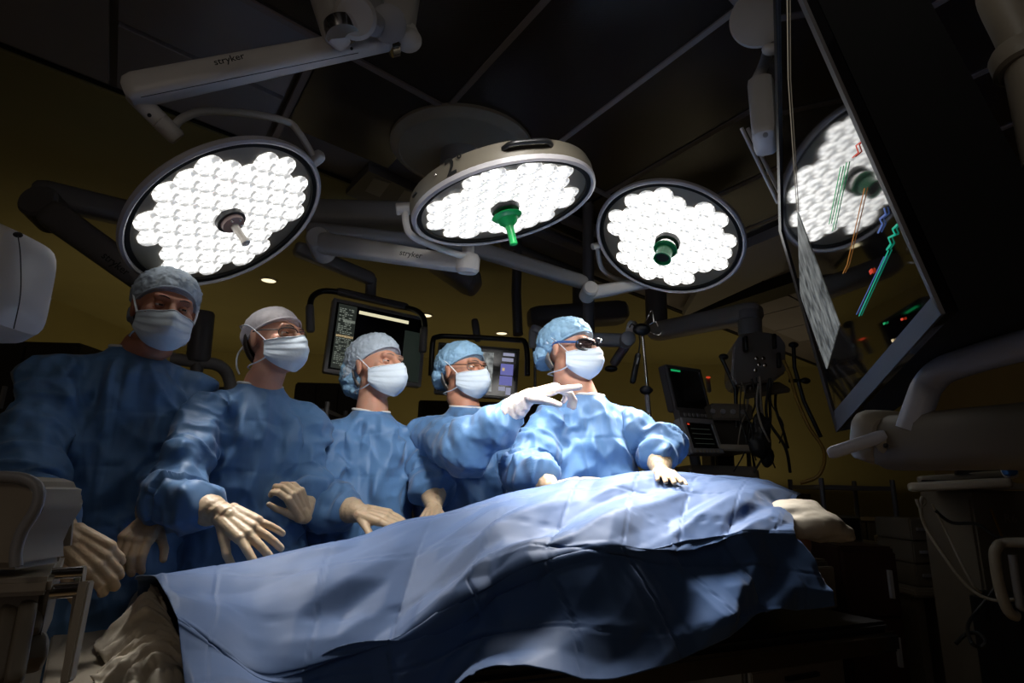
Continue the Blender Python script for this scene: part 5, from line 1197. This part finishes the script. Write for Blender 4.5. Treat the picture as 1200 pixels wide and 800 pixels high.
# ================================================================== RIGHT SIDE
ST = thing('side_trolley', V3(*at(1130, 600, 2.4)[:2], 0), 'trolley with a pale double-lipped tray top at the right edge', 'trolley')
obj('tray_lip', MB().beam(at(1064, 571, 2.35), at(1187, 565, 2.15), .05, .035, up=V3(0, 0, 1)), 'beige', ST); obj('tray_lip', MB().beam(at(1076, 562, 2.55), at(1180, 555, 2.5), .04, .03), 'beige', ST)
zt = at(1100, 566, 2.4)[2]
q = [at(1066, 568, 2.36), at(1210, 561, 2.16), V3(at(1210, 561, 2.16)[0]+.15, 2.75, zt), at(1080, 560, 2.6)]
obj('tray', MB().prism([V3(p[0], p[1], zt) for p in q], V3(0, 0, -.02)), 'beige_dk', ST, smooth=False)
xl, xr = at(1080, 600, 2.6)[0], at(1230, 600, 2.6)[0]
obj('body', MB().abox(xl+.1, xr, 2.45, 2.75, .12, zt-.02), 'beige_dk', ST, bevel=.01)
for x in (xl+.15, xr-.05): obj('caster', MB().lathe((x, 2.5, .06), (1, 0, 0), [(.03, 0), (.06, .004), (.06, .03), (.03, .034)], 18), 'blackpl', ST)
obj('yellow_strip', MB().box(at(1170, 618, 2.44), V3(.004, 0, .0), V3(0, .002, 0), nrm(V3(.25, 0, -1))*.075), 'yellow_hose', ST)
for s_ in ('R6',): lettering(s_, at(1184, 607, 2.44), V3(1, 0, 0), V3(0, 0, 1), .035, 'beige', ST, depth=.002)
LP = thing('laptop', at(1150, 550, 2.4), 'black laptop with a yellow stripe on the trolley tray', 'laptop')
obj('lid', MB().prism([at(1121, 556, 2.5), at(1124, 530, 2.6), at(1190, 524, 2.6), at(1192, 556, 2.5)], V3(0, .015, 0)), 'blackpl', LP); obj('stripe', MB().tube([at(1143, 530, 2.58), at(1163, 528, 2.58)], .0035, 6), 'e_amber', LP); obj('stripe', MB().tube([at(1176, 527, 2.58), at(1184, 526, 2.58)], .003, 6), 'e_amber', LP)
obj('base', MB().prism([V3(*at(1080, 566, 2.42)[:2], zt+.012), V3(*at(1180, 562, 2.3)[:2], zt+.012), V3(*at(1190, 556, 2.5)[:2], zt+.012), V3(*at(1112, 560, 2.5)[:2], zt+.012)], V3(0, 0, -.011)), 'blackpl', LP)
BT = thing('spray_bottle', at(1182, 548, 2.2), 'leaning white bottle with a blue label at the right edge', 'bottle')
obj('bottle_body', MB().beam(at(1186, 560, 2.18), at(1176, 533, 2.2), .045, .035), 'white_paint', BT); obj('label_band', MB().beam(at(1185, 557, 2.155), at(1180, 543, 2.165), .04, .03, p=6), 'bottle_blue', BT)
for pts, nm, m_, lb, r_ in (
    ([at(1074, 585, 2.25), at(1078, 594, 2.25), at(1084, 588, 2.25), at(1080, 583, 2.25), at(1079, 600, 2.25), at(1086, 620, 2.25), at(1105, 650, 2.2), at(1135, 688, 2.15), at(1165, 703, 2.1), at(1200, 700, 2.05), at(1240, 690, 2.0)], 'grey_cord', 'cable_w', 'pale cord hanging in a long loop from the trolley tray', .0055),
    ([at(1092, 590, 2.3), at(1110, 625, 2.3), at(1124, 655, 2.25), at(1140, 685, 2.2), at(1150, 694, 2.2)], 'grey_cord', 'cable_w', 'thinner pale cord running straight down beside the long loop', .004),
    ([at(1096, 598, 2.3), at(1115, 612, 2.3), at(1145, 614, 2.25), at(1172, 630, 2.2), at(1230, 634, 2.1)], 'black_cord', 'cable', 'black cord sagging from the trolley to the right edge', .006),
    ([at(1172, 668, 2.2), at(1165, 690, 2.2), at(1140, 722, 2.2), at(1134, 735, 2.1), at(1138, 752, 2.0), at(1148, 758, 2.0), at(1155, 752, 2.0), at(1146, 742, 2.05), at(1132, 743, 2.1), at(1120, 754, 2.1)], 'black_cord', 'cable', 'black cord curling on the floor at lower right', .006)):
    obj('cord', MB().tube(pts, r_, 8, smooth=6), m_, ST, origin=pts[0])
STL = thing('wheeled_stand', V3(*at(1075, 740, 1.9)[:2], 0), 'black wheeled stand with a chrome post on the floor at lower right', 'stand')
pb = V3(*atZ(1082, 752, .08)); pp = pb+V3(-.03, 0, 1.0)
obj('post', MB().tube([pb, at(1066, 694, pb[1])], .016, 14), 'chrome', STL); obj('post_sleeve', MB().tube([at(1070, 712, pb[1]), at(1066, 690, pb[1]), at(1060, 640, pb[1])], .024, 14), 'blackpl', STL)
for ax in ((1, .25), (-.5, -.9), (-.9, .4), (.6, -.8), (.2, 1)):
    d = nrm(V3(ax[0], ax[1], 0)); obj('leg', MB().beam(pb, pb+d*.42-V3(0, 0, .02), .05, .035, .035, .025), 'blackpl', STL); obj('caster', MB().ell(pb+d*.42-V3(0, 0, .045), (.02, .03, .03)), 'blackpl', STL)
obj('seat_plate', MB().lathe(at(1056, 632, pb[1]), (0, 0, 1), [(.17, -.03), (.19, -.02), (.19, .02), (.17, .03)], 36), 'cab_dark', STL)
WC = thing('supply_cart', V3(*at(1085, 680, 3.0)[:2], 0), 'dim beige supply cart with stacked bins behind the wheeled stand', 'cart')
a, b = at(1062, 640, 3.2), at(1112, 640, 3.2)
obj('deck', MB().abox(a[0]-.05, b[0]+.03, 3.1, 3.5, at(1080, 690, 3.1)[2]-.04, at(1080, 690, 3.1)[2]), 'beige', WC, bevel=.01); zz = at(1080, 690, 3.1)[2]
for i in range(2):
    for k in range(3):
        d = obj('bin', MB().abox(a[0]+.12*i, a[0]+.115*(i+1), 3.15, 3.45, zz+.001+.11*k, zz+.108+.11*k), 'beige_dk', WC, bevel=.006); obj('pull', MB().abox(a[0]+.12*i+.03, a[0]+.115*(i+1)-.03, 3.14, 3.149, zz+.05+.11*k, zz+.065+.11*k), 'grey_paint', d)
for x in (a[0], b[0]): obj('leg', MB().abox(x-.02, x+.02, 3.15, 3.45, .0, zz-.04), 'beige_dk', WC)
RF = thing('rounded_frame_cart', V3(*at(1190, 680, 2.0)[:2], 0), 'cart with a rounded pale tube frame at the right edge', 'cart')
obj('frame_tube', MB().tube([at(1240, 636, 1.9), at(1180, 636, 2.0), at(1168, 642, 2.0), at(1166, 655, 2.0), at(1172, 690, 2.0), at(1182, 716, 2.0), at(1192, 722, 2.0)], .016, 12, smooth=5), 'beige', RF)
obj('inner_box', MB().abox(at(1176, 660, 2.1)[0], at(1230, 660, 2.1)[0], 2.05, 2.3, .1, .85), 'blackpl', RF, bevel=.02)
obj('frame_tube', MB().tube([at(1186, 650, 1.98), at(1194, 700, 1.98), at(1200, 712, 1.98), at(1240, 712, 1.95)], .012, 12, smooth=5), 'grey_paint', RF)
BX = thing('black_floor_box', V3(*at(1185, 760, 1.5)[:2], 0), 'black box at the lower right corner of the picture', 'box')
q = [atZ(1154, 722, .42), atZ(1240, 722, .42), atZ(1260, 760, .42), atZ(1182, 800, .42)]
obj('box_body', MB().prism(q, V3(0, 0, -.42)), 'blackpl', BX, bevel=.01)
# drawer unit below the right end of the drape
DU = thing('drawer_unit', V3(*tp(1.75, 1.95, 0)[:2], 0), 'dim beige drawer unit under the right end of the drape', 'drawer unit')
a = at(870, 700, 2.62); b = at(980, 700, 2.9); ud = nrm(V3(b[0]-a[0], b[1]-a[1], 0)); nd = V3(-ud[1], ud[0], 0); Wd = math.hypot(b[0]-a[0], b[1]-a[1]); zt = at(975, 658, 2.8)[2]; c = V3((a[0]+b[0])/2, (a[1]+b[1])/2, 0)
obj('carcass', MB().box(c+nd*.21+V3(0, 0, zt/2+.04), ud*Wd/2, nd*.19, V3(0, 0, zt/2-.04)), 'beige_dk', DU, bevel=.01)
for k in range(4):
    h = (zt-.12)/4; z = .1+h*k+h/2; d = obj('drawer', MB().box(c+V3(0, 0, z), ud*(Wd/2-.01), nd*.012, V3(0, 0, h/2-.008)), 'beige', DU, bevel=.005); obj('pull', MB().box(c-nd*.022+V3(0, 0, z+h*.25), ud*.1, nd*.008, V3(0, 0, .008)), 'blackpl', d)
for s_ in (-1, 1): obj('caster', MB().lathe(c+ud*(Wd/2-.06)*s_+nd*.1+V3(0, 0, .04), nd, [(.02, 0), (.04, .003), (.04, .025), (.02, .03)], 16), 'blackpl', DU)
lump([V3(*atZ(880, 790, .05)), V3(*atZ(905, 795, .06)), V3(*atZ(860, 800, .05)), V3(*atZ(890, 775, .1))], [(.14, .12, .07), (.12, .1, .08), (.1, .1, .06), (.08, .08, .08)], .008, .05, 10, 15, 'plastic_bag', 'plasticbag', 'crumpled clear plastic bag on the floor at the bottom', 'bag', base=V3(*atZ(880, 790, 0)))
# dark red panelled door-like cabinet right of the drape end
cabinet('dark red-brown cabinet standing right of the drape end', 985, 1050, 640, 2.9, .45, 'wood', 1)
# bench line with clutter on the right wall side
BN = thing('wall_counter', V3(3.2, 7.4, 0), 'long dim counter along the back wall at right', 'counter')
obj('counter_top', MB().abox(1.0, 5.55, 7.3, 7.95, .92, .96), 'beige_dk', BN); obj('counter_front', MB().abox(1.0, 5.55, 7.36, 7.95, .1, .92), 'cab_dark', BN)
for i in range(7): d = obj('door', MB().abox(1.03+i*.645, 1.65+i*.645, 7.335, 7.359, .14, .9), 'cab_dark', BN, bevel=.004); obj('handle', MB().abox(1.55+i*.645, 1.57+i*.645, 7.31, 7.335, .6, .78), 'grey_paint', d)
